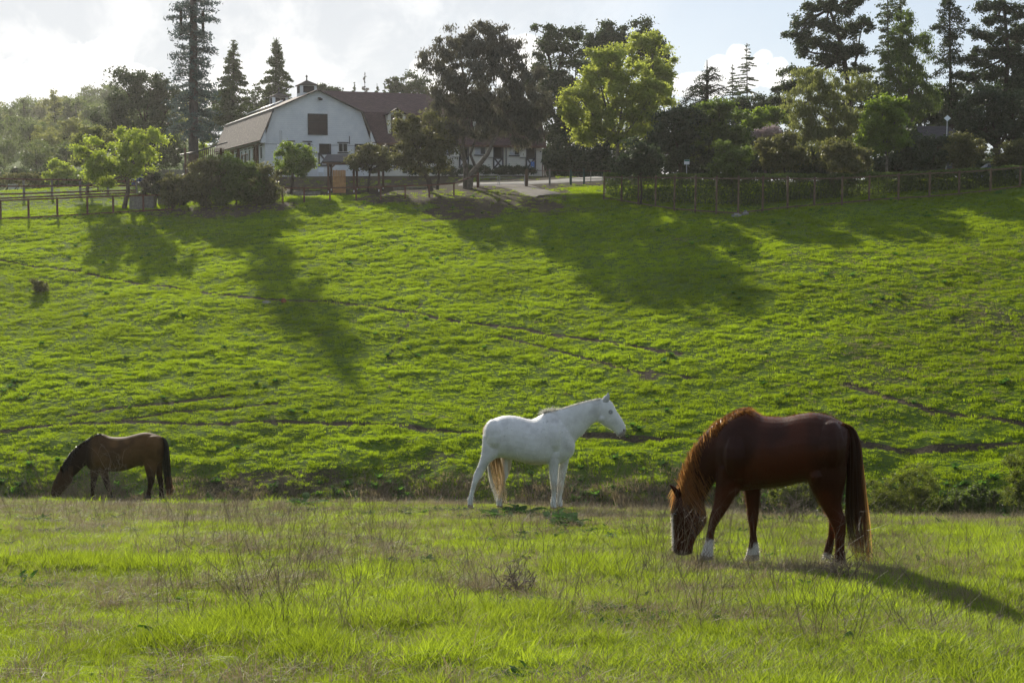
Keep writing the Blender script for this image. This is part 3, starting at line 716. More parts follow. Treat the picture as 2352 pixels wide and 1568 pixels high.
# far hind
h.loft([(1400, 600, 1640, 620, .14, .13), (1440, 780, 1640, 800, .10, .15), (1500, 930, 1640, 930, .066, .16), (1540, 1020, 1650, 1010, .054, .16), (1540, 1080, 1640, 1070, .046, .16), (1535, 1150, 1592, 1165, .036, .16), (1512, 1230, 1580, 1250, .036, .16), (1495, 1295, 1562, 1320, .042, .16), (1478, 1345, 1560, 1370, .044, .16), (1448, 1400, 1560, 1425, .060, .16)], 4, 16)
def col_chest(cx, cy, side, co):
    n = len(cx); c = np.tile(np.array([.060, .0135, .0036, 1.0]), (n, 1))
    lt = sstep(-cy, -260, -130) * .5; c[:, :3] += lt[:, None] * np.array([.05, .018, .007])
    dk = sstep(fbm(cx / 260 + 2, cy / 330, 3), -.25, .35); c[:, :3] *= (1 - .5 * dk[:, None])
    nz = fbm(cx / 22, cy / 18, 3) * 26
    def white(m, k=(.55, .52, .48)): c[:, :3] = c[:, :3] * (1 - m[:, None]) + np.array(k) * m[:, None]
    white(((cx > 470) & (cx < 640) & (cy > 900)) * sstep(cy + nz, 1165, 1205)); white(((cx > 840) & (cx < 1000) & (cy > 900)) * sstep(cy + nz - (cx < 925) * 50, 1190, 1225))
    white(((cx > 1400) & (cx < 1600) & (cy > 900) & (side > .0)) * sstep(cy + nz, 1285, 1315)); white((cx < 470) * sstep(-(cx + nz * .3 - (cy > 1100) * 5), -278, -266) * sstep(cy, 960, 1000) * (1 - sstep(cy, 1250, 1290)), (.5, .47, .44))
    m = (cx < 470) * sstep(cy, 1255, 1290); c[:, :3] = c[:, :3] * (1 - .7 * m[:, None]) + np.array([.05, .035, .03]) * .7 * m[:, None]
    return c
cb = h.body(chest, M_COAT, col_chest, 3)
h.fuzz(chest, M_FUZZ, cb, 36000, .019, 1)
for a in ((492, 1300, 600, 1312, .056, -.14, 489, 1336, 603, 1342, .062), (866, 1300, 974, 1296, .052, .14, 851, 1352, 978, 1346, .062), (1555, 1418, 1672, 1412, .054, -.16, 1542, 1458, 1673, 1452, .062), (1462, 1378, 1560, 1398, .052, .16, 1445, 1412, 1562, 1434, .060)):
    hoof(h, (a[0], a[1], a[2], a[3], a[4], a[5]), (a[6], a[7], a[8], a[9], a[10], a[5]), M_HOOF, chest)
ear(h, [(234, 728, 240, 730, .006, -.10), (248, 748, 278, 746, .020, -.10), (272, 790, 324, 788, .028, -.085), (300, 850, 345, 828, .024, -.06)], (.05, .014, .005), M_FUZZ, chest)
ear(h, [(308, 720, 318, 720, .006, .06), (304, 748, 330, 755, .02, .055), (310, 800, 345, 810, .024, .05)], (.05, .014, .005), M_FUZZ, chest)
small_blob('eye', h, 286, 972, 15, 11, .018, -.088, M_EYE, chest)
small_blob('nostril', h, 292, 1262, 11, 15, .012, -.052, M_NOSTRIL, chest)
r = random.Random(5)
crest = cr_interp(np.array([(905, 104), (820, 118), (750, 152), (690, 185), (630, 222), (560, 290), (500, 360), (445, 428), (405, 500), (372, 565), (350, 630), (335, 690), (325, 745)], float), 12)
cs = []
for i in range(1700):
    q = r.random(); k = int(q * (len(crest) - 1)); x, y = crest[k]; L = (80 + 380 * (q**.6)) * r.uniform(.4, 1.1)
    if q > .9: L *= 1.0
    ang = 1.45 - .35 * q + r.gauss(0, .12) if q > .25 else 1.0 + r.gauss(0, .25)
    ox = r.gauss(-5, 14); bump = r.uniform(2, 9); c = []; ph = r.random() * 6
    outw = r.uniform(.02, .05); wn = .085 if q < .4 else .06
    for j in range(9):
        f = j / 8
        px = x + ox - 6 * math.sin(f * 3) + (math.cos(ang) * L * f * 1.0) + 10 * math.sin(ph + f * 5) * f
        py = y - 4 - bump * math.sin(min(f * 4, 1) * 3.14) + math.sin(ang) * L * f
        c.append(h.pt(px, py, -(min(1, f * 3.5)) * wn - outw * min(1, f * 3) - .01 * math.sin(ph + f * 8)))
    cs.append(c)
for i in range(60):                                              # forelock over the brow
    x, y = 318 + r.gauss(0, 14), 765 + r.gauss(0, 12); L = r.uniform(80, 190); c = []
    for j in range(7):
        f = j / 6; c.append(h.pt(x - 58 * f**.7 + r.gauss(0, 2), y + L * f, -.05 + r.gauss(0, .008) - .03 * f))
    cs.append(c)
h.strands('mane', chest, H_CHEST, cs, .0052, 3)
cs = tail(h, [(1650, 232), (1690, 300), (1702, 420), (1698, 600), (1690, 800), (1688, 980), (1705, 1120), (1730, 1260), (1765, 1400)], [(1668, 232), (1745, 272), (1792, 370), (1812, 500), (1822, 680), (1840, 860), (1860, 1060), (1872, 1250), (1868, 1440)], 620, -.02, .045, 8, 12, .35)
cs += tail(h, [(1690, 700), (1682, 900), (1675, 1050), (1690, 1200), (1700, 1300)], [(1730, 700), (1730, 900), (1740, 1050), (1750, 1200), (1760, 1330)], 50, .0, .03, 9, 10, .6)
h.strands('tail', chest, H_TAILC, cs, .0085, 4)
cs = tail(h, [(1790, 420), (1806, 600), (1820, 780), (1836, 960), (1845, 1150), (1850, 1330), (1850, 1450)], [(1806, 420), (1826, 600), (1846, 780), (1866, 960), (1880, 1150), (1888, 1330), (1890, 1460)], 80, -.02, .04, 18, 8, .5)
h.strands('tail_fringe', chest, H_CHEST, cs, .004, 5)

# ---- white horse standing on the brow
h = Horse((1700, 1440), 3.136, 1210, 23.0, .25 / 300, .0115)
wp = h.pt(800, 1460); wb = Vector((wp.x, wp.y, Zt(wp.x, wp.y)))
white = thing('horse', 'white horse standing side-on with raised head and straw-coloured tail', 'horse', wb, 'horses in the pasture')
h.loft([(392, 500, 368, 600, .07), (400, 462, 362, 700, .17), (455, 425, 385, 800, .24), (520, 393, 455, 862, .28), (620, 371, 560, 862, .31), (740, 376, 690, 882, .32), (850, 405, 830, 920, .34), (940, 412, 950, 940, .35),
        (1030, 365, 1080, 936, .31), (1110, 330, 1190, 938, .26), (1210, 345, 1280, 925, .24), (1310, 450, 1350, 880, .22), (1390, 590, 1400, 825, .15), (1425, 670, 1420, 770, .07)], 4, 28, .93)
h.loft([(1080, 340, 1380, 830, .18), (1220, 300, 1440, 665, .15), (1350, 262, 1515, 600, .125), (1470, 224, 1600, 500, .105), (1600, 190, 1660, 457, .095), (1710, 170, 1705, 445, .09)], 5, 22)
h.loft([(1715, 170, 1680, 420, .07), (1800, 168, 1715, 448, .095), (1866, 215, 1765, 485, .106), (1912, 300, 1810, 508, .10), (1955, 368, 1860, 540, .082), (1992, 425, 1895, 565, .066), (2020, 480, 1915, 590, .060), (2030, 535, 1930, 612, .054), (2012, 588, 1960, 622, .034)], 4, 20)
h.blob(1175, 620, 110, 210, .21, -.11); h.blob(1180, 800, 95, 120, .15, -.10); h.blob(470, 600, 115, 190, .22, -.135); h.blob(500, 620, 120, 190, .2, .1); h.blob(450, 780, 95, 110, .15, -.13); h.blob(1745, 395, 58, 60, .106)
h.loft([(1080, 700, 1280, 740, .13, -.10), (1108, 860, 1248, 890, .10, -.13), (1120, 960, 1238, 980, .08, -.13), (1132, 1080, 1228, 1080, .062, -.13), (1143, 1180, 1226, 1175, .058, -.13), (1148, 1225, 1222, 1220, .05, -.13), (1156, 1300, 1210, 1300, .036, -.13), (1146, 1370, 1212, 1370, .040, -.13), (1140, 1410, 1212, 1408, .043, -.13), (1146, 1445, 1216, 1445, .046, -.13), (1150, 1478, 1226, 1478, .056, -.13)], 4, 16)
h.loft([(1230, 780, 1400, 760, .12, .11), (1246, 930, 1358, 890, .085, .13), (1236, 1020, 1336, 1000, .068, .13), (1228, 1120, 1314, 1100, .058, .13), (1222, 1210, 1298, 1200, .054, .13), (1222, 1255, 1290, 1250, .044, .13), (1216, 1320, 1276, 1320, .035, .13), (1214, 1385, 1284, 1385, .041, .13), (1214, 1425, 1284, 1420, .045, .13), (1214, 1466, 1288, 1460, .056, .13)], 4, 16)
h.loft([(345, 600, 620, 640, .16, -.12), (338, 740, 560, 790, .13, -.15), (322, 850, 480, 880, .10, -.16), (300, 930, 425, 930, .075, -.16), (268, 1000, 372, 1010, .058, -.16), (238, 1065, 332, 1085, .052, -.16), (226, 1130, 290, 1145, .045, -.16), (208, 1210, 262, 1220, .036, -.16), (186, 1300, 238, 1310, .036, -.16), (168, 1350, 236, 1365, .043, -.16), (168, 1395, 228, 1400, .042, -.16), (168, 1452, 236, 1456, .056, -.16)], 4, 16)
h.loft([(480, 720, 680, 760, .12, .13), (556, 850, 690, 860, .09, .15), (562, 940, 682, 950, .072, .15), (568, 1010, 662, 1020, .056, .15), (562, 1070, 644, 1080, .052, .15), (556, 1130, 616, 1135, .042, .15), (536, 1220, 594, 1230, .036, .15), (512, 1320, 570, 1330, .036, .15), (502, 1370, 576, 1380, .043, .15), (508, 1410, 576, 1415, .043, .15), (512, 1455, 586, 1458, .056, .15)], 4, 16)
def col_white(cx, cy, side, co):
    n = len(cx); c = np.tile(np.array([.60, .60, .59, 1.0]), (n, 1))
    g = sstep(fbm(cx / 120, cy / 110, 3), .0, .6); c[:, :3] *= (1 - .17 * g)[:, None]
    m = (cx > 1880) * sstep(cx * .6 + cy * .8, 1195 + 418, 1235 + 418) ; c[:, :3] = c[:, :3] * (1 - .75 * m[:, None]) + np.array([.16, .11, .10]) * .75 * m[:, None]
    ey = np.hypot(cx - 1850, cy - 328); m = 1 - sstep(ey, 18, 34); c[:, :3] *= (1 - .6 * m[:, None])
    rs = np.random.default_rng(3)
    for (x0, y0, sx, sy, k) in ((1105, 460, 22, 50, 7), (1035, 535, 40, 14, 4), (610, 560, 40, 90, 3), (1350, 600, 80, 120, 2)):
        for _ in range(k):
            a, b = rs.normal(x0, sx), rs.normal(y0, sy); q = 1 - sstep(np.hypot(cx - a, cy - b), 2, 8); c[:, :3] *= (1 - .55 * q[:, None])
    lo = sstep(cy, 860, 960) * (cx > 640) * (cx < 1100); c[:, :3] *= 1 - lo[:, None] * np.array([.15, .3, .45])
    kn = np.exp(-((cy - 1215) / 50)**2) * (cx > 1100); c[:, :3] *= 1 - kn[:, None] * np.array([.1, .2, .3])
    return c
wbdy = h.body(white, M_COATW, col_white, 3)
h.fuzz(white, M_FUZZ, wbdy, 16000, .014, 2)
for a in ((1143, 1440, 1218, 1440, .05, -.13, 1146, 1482, 1230, 1482, .058), (1214, 1430, 1286, 1426, .05, .13, 1212, 1472, 1290, 1466, .058), (168, 1410, 230, 1414, .05, -.16, 164, 1460, 238, 1462, .058), (508, 1420, 578, 1424, .05, .15, 508, 1462, 588, 1464, .058)):
    hoof(h, (a[0], a[1], a[2], a[3], a[4], a[5]), (a[6], a[7], a[8], a[9], a[10], a[5]), M_HOOF, white)
ear(h, [(1818, 100, 1826, 102, .006, -.06), (1796, 128, 1836, 135, .02, -.058), (1760, 170, 1834, 180, .03, -.05), (1750, 220, 1815, 228, .024, -.04)], (.42, .42, .42), M_COATW, white)
ear(h, [(1774, 138, 1782, 134, .006, .06), (1758, 160, 1792, 158, .02, .055), (1750, 200, 1800, 200, .028, .05)], (.42, .42, .42), M_COATW, white)
e = small_blob('eye', h, 1850, 328, 15, 10, .016, -.088, M_EYE, white)
small_blob('iris', h, 1851, 328, 8, 6, .009, -.099, M_EYEB, white, e)
small_blob('nostril', h, 2004, 540, 9, 16, .012, -.048, M_NOSTRIL, white)
cs = []
crest = cr_interp(np.array([(1062, 338), (1130, 322), (1200, 305), (1300, 274), (1400, 245), (1500, 214), (1600, 188), (1700, 168), (1745, 162)], float), 10)
for i in range(800):
    q = r.random()**1.2; x, y = crest[int(q * (len(crest) - 1))]; first = q < .28; L = (r.uniform(45, 105) if first else r.uniform(25, 70)); ang = (-1.9 + r.gauss(0, .45)) if first else (-2.3 + r.gauss(0, .6)); c = []; dn = r.uniform(10, 55)
    of = -r.uniform(0, .07)
    for j in range(6):
        f = j / 5; c.append(h.pt(x + math.cos(ang) * L * f, y + 8 + math.sin(ang) * L * f * (.8 if first else .42) + dn * f * f * (1.0 if not first else .6), of * f))
    cs.append(c)
h.strands('mane', white, H_WHITE, cs, .007, 6)
cs = tail(h, [(395, 470), (362, 500), (352, 560), (380, 680), (440, 800), (420, 900), (430, 1020), (470, 1160), (505, 1290), (545, 1400)], [(408, 465), (408, 500), (405, 560), (440, 680), (520, 800), (555, 900), (585, 1020), (600, 1160), (615, 1290), (640, 1420)], 420, .04, .035, 12, 12, .3)
h.strands('tail', white, H_STRAW, cs, .008, 7)
cs = tail(h, [(400, 940), (405, 1020), (420, 1120), (450, 1220), (480, 1330), (500, 1400)], [(430, 930), (440, 1020), (460, 1120), (495, 1220), (520, 1330), (540, 1400)], 110, .02, .03, 13, 8, .3)
cs += tail(h, [(375, 490), (355, 530), (352, 600), (350, 660)], [(400, 480), (395, 530), (385, 600), (365, 660)], 60, -.03, .03, 14, 5, .4)
h.strands('pale_tail_hair', white, H_WHITE, cs, .006, 8)['kind'] = 'stuff'

# ---- bay-brown horse grazing behind the weeds
h = Horse((150, 1580), 4.2, 260, 32.6, -.25 / 200, .015)
bp = h.pt(1300, 1180); bb = Vector((bp.x, bp.y, Zt(bp.x, bp.y)))
brown = thing('horse', 'small brown horse with black legs grazing behind tangled dry weeds', 'horse', bb, 'horses in the pasture')
h.loft([(1955, 330, 1962, 480, .07), (1925, 270, 1940, 580, .2), (1870, 225, 1880, 650, .26), (1760, 188, 1770, 690, .3), (1650, 170, 1660, 692, .31), (1500, 200, 1540, 700, .31), (1360, 236, 1380, 758, .33), (1220, 246, 1220, 786, .34),
        (1090, 236, 1080, 784, .32), (980, 196, 960, 784, .27), (880, 205, 860, 780, .23), (790, 290, 780, 740, .18), (740, 400, 740, 680, .12)], 4, 24, .93)
h.loft([(900, 205, 800, 750, .18), (745, 285, 735, 690, .15), (610, 370, 660, 740, .125), (490, 485, 590, 810, .105), (400, 610, 530, 865, .095), (345, 700, 510, 880, .08)], 5, 20)
h.loft([(355, 680, 520, 870, .08), (290, 800, 500, 935, .1), (238, 898, 455, 1012, .1), (203, 985, 400, 1070, .085), (182, 1060, 350, 1120, .066), (172, 1125, 322, 1160, .058), (190, 1172, 292, 1190, .035)], 4, 18)
h.loft([(318, 690, 326, 690, .006, -.06), (312, 720, 345, 725, .022, -.055), (318, 770, 360, 780, .026, -.05)], 3, 8)
h.blob(930, 540, 120, 200, .21, -.11); h.blob(1780, 420, 140, 205, .22, -.125); h.blob(1740, 600, 110, 110, .17, -.12); h.blob(1600, 660, 40, 48, .06, 0)
h.loft([(780, 600, 960, 650, .13, .10), (790, 770, 930, 800, .09, .12), (800, 880, 905, 890, .065, .13), (796, 980, 882, 985, .058, .13), (800, 1060, 862, 1065, .042, .13), (798, 1120, 856, 1120, .040, .13), (795, 1165, 870, 1165, .046, .13), (788, 1205, 876, 1205, .056, .13)], 4, 14)
h.loft([(870, 620, 1090, 660, .14, -.10), (925, 770, 1070, 800, .09, -.12), (965, 870, 1080, 860, .066, -.13), (1000, 955, 1100, 945, .058, -.13), (1030, 1030, 1112, 1020, .044, -.13), (1058, 1100, 1128, 1095, .040, -.13), (1068, 1140, 1138, 1140, .046, -.13), (1072, 1190, 1155, 1185, .056, -.13)], 4, 14)
h.loft([(1600, 560, 1880, 580, .15, -.12), (1640, 690, 1845, 700, .12, -.14), (1665, 790, 1828, 800, .092, -.15), (1685, 870, 1812, 880, .072, -.15), (1698, 945, 1800, 950, .058, -.15), (1694, 1000, 1780, 1005, .050, -.15), (1688, 1070, 1752, 1075, .040, -.15), (1672, 1130, 1745, 1135, .046, -.15), (1652, 1190, 1745, 1195, .056, -.15)], 4, 14)
h.loft([(1760, 560, 1950, 560, .14, .12), (1800, 700, 1925, 690, .10, .14), (1822, 800, 1926, 790, .076, .15), (1840, 880, 1930, 870, .06, .15), (1858, 950, 1944, 940, .056, .15), (1870, 1020, 1944, 1015, .046, .15), (1876, 1090, 1942, 1085, .042, .15), (1874, 1140, 1950, 1140, .046, .15), (1868, 1195, 1960, 1195, .056, .15)], 4, 14)
def col_brown(cx, cy, side, co):
    n = len(cx); c = np.tile(np.array([.105, .056, .021, 1.0]), (n, 1))
    dk = np.maximum(sstep(cy, 800, 900), sstep(-cx, -900, -740)); dk = np.maximum(dk, .5 * sstep(cy + fbm(cx / 90, cy / 90, 2) * 60, 690, 790))
    dk = np.maximum(dk, .45 * sstep(fbm(cx / 200 + 4, cy / 160, 2), .1, .5))
    c[:, :3] = c[:, :3] * (1 - dk[:, None]) + np.array([.024, .013, .008]) * dk[:, None]
    m = (cx < 520) * (cx < 520); c[:, :3] = np.where((m & (cy > 700))[:, None], c[:, :3] + np.array([.03, .016, .007]), c[:, :3])
    return c
bbdy = h.body(brown, M_COATB, col_brown, 3)
h.fuzz(brown, M_FUZZ, bbdy, 9000, .016, 3)
for a in ((796, 1165, 872, 1165, .05, .13, 788, 1212, 878, 1212, .058), (1070, 1150, 1142, 1150, .05, -.13, 1072, 1196, 1158, 1192, .058), (1662, 1155, 1746, 1160, .05, -.15, 1652, 1200, 1750, 1203, .058), (1872, 1160, 1955, 1160, .05, .15, 1866, 1203, 1964, 1203, .058)):
    hoof(h, (a[0], a[1], a[2], a[3], a[4], a[5]), (a[6], a[7], a[8], a[9], a[10], a[5]), M_HOOFD, brown)
small_blob('eye', h, 262, 958, 14, 11, .016, -.088, M_EYE, brown)
small_blob('nostril', h, 196, 1130, 9, 12, .010, -.05, M_NOSTRIL, brown)
crest = cr_interp(np.array([(960, 195), (850, 208), (770, 265), (640, 345), (520, 440), (435, 550), (370, 650), (335, 720)], float), 10); cs = []
for i in range(380):
    q = r.random(); x, y = crest[int(q * (len(crest) - 1))]; L = r.uniform(60, 190) * (.35 + .65 * min(1, q * 3)); ang = 1.2 + r.gauss(0, .3); c = []
    for j in range(6):
        f = j / 5; c.append(h.pt(x + math.cos(ang) * L * f, y - 6 + math.sin(ang) * L * f - 8 * math.sin(min(1, f * 3) * 3.14), -min(1, f * 3) * .09 - r.uniform(0, .03)))
    cs.append(c)
h.strands('mane', brown, H_BLACK, cs, .012, 9)
cs = tail(h, [(1915, 245), (1950, 300), (1962, 400), (1950, 560), (1925, 680), (1945, 820), (1965, 960), (1985, 1100), (1990, 1170)], [(1930, 240), (1985, 290), (2022, 400), (2036, 560), (2045, 700), (2055, 840), (2072, 980), (2088, 1100), (2082, 1180)], 380, -.02, .04, 21, 10, .35)
h.strands('tail', brown, H_BLACK, cs, .012, 10)
cs = tail(h, [(1985, 860), (1985, 960), (1990, 1060), (1995, 1180)], [(2062, 860), (2078, 960), (2092, 1060), (2088, 1190)], 120, -.05, .04, 22, 9, .2)
h.strands('reddish_tail_end', brown, H_RED, cs, .011, 11)
# ------------------------------------------------------------------ the stable
FA = R(21.0); EX = Vector((math.cos(FA), math.sin(FA), 0)); EY = Vector((-math.sin(FA), math.cos(FA), 0))
O = UV(599, 317, 145.0); O.z = 0
def bp(s, t, z): return O + EX * s + EY * t + Vector((0, 0, z))
def fs(u, t=0.0):
    """position along the front wall seen in direction u"""
    k = (u - 1176) / FOC; b = O + EY * t
    # account for the camera pitch being small: use the horizontal bearing
    return (k * 1.0 * b.y - b.x) / (EX.x - k * EX.y)
def fz(u, v, t=0.0):
    p = bp(fs(u, t), t, 0); return UV(u, v, p.y).z
def fs(u, t=0.0, v=340):
    b = O + EY * t; s = 10.0
    for _ in range(4):
        y = b.y + s * EX.y; k = UV(u, v, 1.0).x; s = (k * b.y - b.x) / (EX.x - k * EX.y)
    return s
M_WHITE = None
def siding(name, c0, c1):
    m, t, out = newmat(name); b = t.node('ShaderNodeBsdfPrincipled'); g = t.node('ShaderNodeNewGeometry'); P = g.outputs['Position']
    sp = t.node('ShaderNodeSeparateXYZ'); t.link(P, sp.inputs[0])
    fr = t.math('FRACT', t.math('MULTIPLY', sp.outputs[2], 1 / .2)); line = t.math('LESS_THAN', fr, .09)
    n = t.noise(P, .7, 5, .65); n2 = t.noise(P, 6, 4, .6)
    c = t.mix(t.ramp(n, .3, .75), c4(c0), c4(c1)); c = t.mix(t.math('MULTIPLY', t.ramp(n2, .5, .8), .18), c, c4((.36, .34, .30)))
    c = t.mix(t.math('MULTIPLY', line, .35), c, c4((.22, .22, .21)))
    t.link(c, b.inputs['Base Color']); b.inputs['Roughness'].default_value = .6; b.inputs['Specular IOR Level'].default_value = .2
    bn = t.node('ShaderNodeBump'); bn.inputs['Strength'].default_value = .6; bn.inputs['Distance'].default_value = .03
    t.link(fr, bn.inputs['Height']); t.link(bn.outputs[0], b.inputs['Normal']); t.link(b.outputs[0], out.inputs[0]); return m
def shingles(name, c0, c1, rough=.8):
    m, t, out = newmat(name); b = t.node('ShaderNodeBsdfPrincipled'); g = t.node('ShaderNodeTexCoord')
    br = t.node('ShaderNodeTexBrick'); t.link(g.outputs['UV'], br.inputs[0]); br.inputs['Scale'].default_value = 1.0
    br.inputs['Brick Width'].default_value = .34; br.inputs['Row Height'].default_value = .16; br.inputs['Mortar Size'].default_value = .014
    br.inputs[1].default_value = c4(c0); br.inputs[2].default_value = c4(c1); br.inputs[3].default_value = c4([x * .35 for x in c0]); br.inputs['Bias'].default_value = .1
    n = t.noise(g.outputs['Object'], .6, 5, .6)
    c = t.mix(t.math('MULTIPLY', t.ramp(n, .35, .7), .45), br.outputs[0], c4([x * .62 for x in c1]))
    t.link(c, b.inputs['Base Color']); b.inputs['Roughness'].default_value = rough; b.inputs['Specular IOR Level'].default_value = .25
    bn = t.node('ShaderNodeBump'); bn.inputs['Strength'].default_value = .5; bn.inputs['Distance'].default_value = .02
    t.link(t.math('SUBTRACT', 1.0, br.outputs['Fac']), bn.inputs['Height']); t.link(bn.outputs[0], b.inputs['Normal']); t.link(b.outputs[0], out.inputs[0]); return m
M_SIDE = siding('white_board_siding', (.60, .62, .63), (.72, .73, .72)); M_SIDELIT = siding('warm_lit_white_siding', (.62, .60, .52), (.74, .71, .62))  # same white paint twice; the wing's yellowish light is put into its colour
M_ROOFB = shingles('brown_shingles', (.15, .12, .10), (.24, .19, .16), .9); M_ROOFR = shingles('reddish_shingles', (.072, .042, .043), (.115, .066, .066), .9)
M_TRIM = plain('dark_trim_paint', (.040, .036, .040), .6, .2, 3); M_BROWN = plain('brown_stained_wood', (.095, .045, .028), .75, .3, 4, .3)
M_WOODW = plain('weathered_white_paint', (.62, .63, .63), .6, .1, 4); M_DARK = plain('dark_stall_interior', (.018, .014, .013), .95, .3, 2)
M_GLASS = plain('window_glass', (.03, .033, .036), .25, .3, .5, spec=.4); M_BLIND = plain('drawn_curtain', (.40, .42, .45), .8, .15, 6)
M_LOFT = plain('maroon_loft_door', (.032, .020, .021), .7, .2, 3); M_SKYL = plain('skylight_sheet', (.7, .72, .74), .16, .08, 4, spec=.8)
M_RED = plain('red_stained_rail', (.10, .038, .025), .8, .3, 5, .3); M_GREY = plain('grey_weathered_wood', (.17, .155, .135), .85, .3, 5, .4)
M_GALV = plain('galvanised_pipe', (.38, .39, .40), .4, .15, 6, metal=.6); M_GREEN = plain('dark_green_painted_steel', (.02, .06, .045), .5, .2, 6)
M_TAN = plain('tan_fence_wood', (.105, .068, .042), .85, .25, 6, .3); M_OCHRE = plain('new_orange_wood_panel', (.34, .17, .065), .75, .25, 3, .3)
M_POSTW = plain('post_base_white_paint', (.6, .6, .6), .6, .1, 4); M_PLASTIC = plain('white_plastic', (.68, .72, .76), .4, .05, 4); M_BLUE = plain('blue_sign_paint', (.03, .16, .50), .5, .1, 4)
M_TARP = plain('blue_tarp', (.02, .035, .11), .5, .3, 3); M_GRAVEL = plain('dark_mulch', (.05, .045, .042), .95, .3, 2)

def setuv(o, uvf):
    me = o.data; uvl = me.uv_layers.new(name='UVMap')
    for l in me.loops: uvl.data[l.index].uv = uvf(me.vertices[l.vertex_index].co)
def slab(name, corners, th, mat, parent, udir=None, scale_uv=True):
    """roof or wall plate: four corners (world), extruded down its normal by th, UVs in metres"""
    c = [Vector(p) for p in corners]; n = (c[1] - c[0]).cross(c[3] - c[0]).normalized()
    V = c + [p - n * th for p in c]; F = [(0, 1, 2, 3), (7, 6, 5, 4), (0, 4, 5, 1), (1, 5, 6, 2), (2, 6, 7, 3), (3, 7, 4, 0)]
    o = mk(name, V, F, mat, parent)
    if scale_uv:
        off = Vector(parent['_o']); a = (c[1] - c[0]).normalized(); b = n.cross(a).normalized()
        setuv(o, lambda q: ((q + off - c[0]).dot(a), (q + off - c[0]).dot(b)))
    return o
def lbox(mb, s0, s1, t0, t1, z0, z1):
    V = [bp(s, t, z) for z in (z0, z1) for s, t in ((s0, t0), (s1, t0), (s1, t1), (s0, t1))]
    mb.add(V, [(3, 2, 1, 0), (4, 5, 6, 7), (0, 1, 5, 4), (1, 2, 6, 5), (2, 3, 7, 6), (3, 0, 4, 7)]); return mb
def part_box(name, mat, par, *a): return lbox(MB(), *a).build(name, mat, par)

ZG = 3.6                                     # foundations
EAVE = fz(599, 317); BRK = UV(633, 249.7, bp(1.26, 0, 0).y).z; APX = UV(732.5, 205, bp(5.85, 0, 0).y).z
W = 11.8; LEN = 28.0
barn = thing('stable_barn', 'white gambrel-roofed stable with a dark loft door, louvred cupolas and a long brown-roofed wing', 'barn', bp(5.9, 0, 4.2))
# gable block walls
m = MB(); prof = [(.4, ZG), (W - .4, ZG), (W - .4, EAVE), (W - 1.35, BRK - .12), (5.9, APX - .12), (1.35, BRK - .12), (.4, EAVE)]
V = [bp(s, 0, z) for s, z in prof] + [bp(s, LEN, z) for s, z in prof]; n = len(prof)
m.add(V, [tuple(range(n - 1, -1, -1))[::-1], tuple(range(n, 2 * n))[::-1]] + [(i, i + n, (i + 1) % n + n, (i + 1) % n) for i in range(n)])
m.build('gable_wall', M_SIDE, barn)
# roof of the gable block: four slopes with a small overhang in front
fo, bo = -.35, LEN + .3
slab('roof', [bp(-.15, bo, EAVE - .25), bp(-.15, fo, EAVE - .25), bp(1.26, fo, BRK), bp(1.26, bo, BRK)][::1], .12, M_ROOFB, barn)
slab('roof', [bp(1.26, bo, BRK), bp(1.26, fo, BRK), bp(5.9, fo, APX), bp(5.9, bo, APX)], .12, M_ROOFB, barn)
slab('roof', [bp(5.9, bo, APX), bp(5.9, fo, APX), bp(W - 1.26, fo, BRK), bp(W - 1.26, bo, BRK)], .12, M_ROOFB, barn)
slab('roof', [bp(W - 1.26, bo, BRK), bp(W - 1.26, fo, BRK), bp(W + .15, fo, EAVE - .25), bp(W + .15, bo, EAVE - .25)], .12, M_ROOFB, barn)
# fascia along the rake, white flared eave ends
for a, b in (((-.15, EAVE - .25), (1.26, BRK)), ((1.26, BRK), (5.9, APX)), ((5.9, APX), (W - 1.26, BRK)), ((W - 1.26, BRK), (W + .15, EAVE - .25))):
    MB().beam(bp(a[0], fo - .03, a[1] - .09), bp(b[0], fo - .03, b[1] - .09), .05, .20, EY).build('rake_trim', M_TRIM, barn)
for s0, s1 in ((-.1, .42), (W - .42, W + .1)):
    z0, z1 = EAVE - .5, EAVE + .9; inn = .42 if s0 < 1 else W - .42; outp = -.1 if s0 < 1 else W + .1
    V = [bp(inn, fo - .06, z0), bp(outp, fo - .06, z0), bp(outp + (.05 if s0 < 1 else -.05), fo - .06, z0 + .3), bp(inn, fo - .06, z1)]; V += [v + EY * .3 for v in V]
    f = [(0, 1, 2, 3), (7, 6, 5, 4), (0, 4, 5, 1), (1, 5, 6, 2), (2, 6, 7, 3), (3, 7, 4, 0)]; MB().add(V, f).build('eave_return', M_WOODW, barn)
part_box('belt_trim', M_TRIM, barn, .42, W - .42, -.03, 0, EAVE - .62, EAVE - .58)
part_box('ridge_skylight', M_SKYL, barn, 4.5, 5.5, 14.5, 27, APX - .62, APX - .02) if False else None
sl = slab('skylight', [bp(3.6, 27.5, APX - .74), bp(3.6, 14.5, APX - .74), bp(5.35, 14.5, APX - .02), bp(5.35, 27.5, APX - .02)], .10, M_SKYL, barn, scale_uv=False)
slab('roof_break_highlight', [bp(1.15, bo - .1, BRK + .03), bp(1.15, fo + .1, BRK + .03), bp(1.62, fo + .1, BRK + .22), bp(1.62, bo - .1, BRK + .22)], .05, M_WOODW, barn, scale_uv=False)  # white strip laid on as the highlight along the roof break
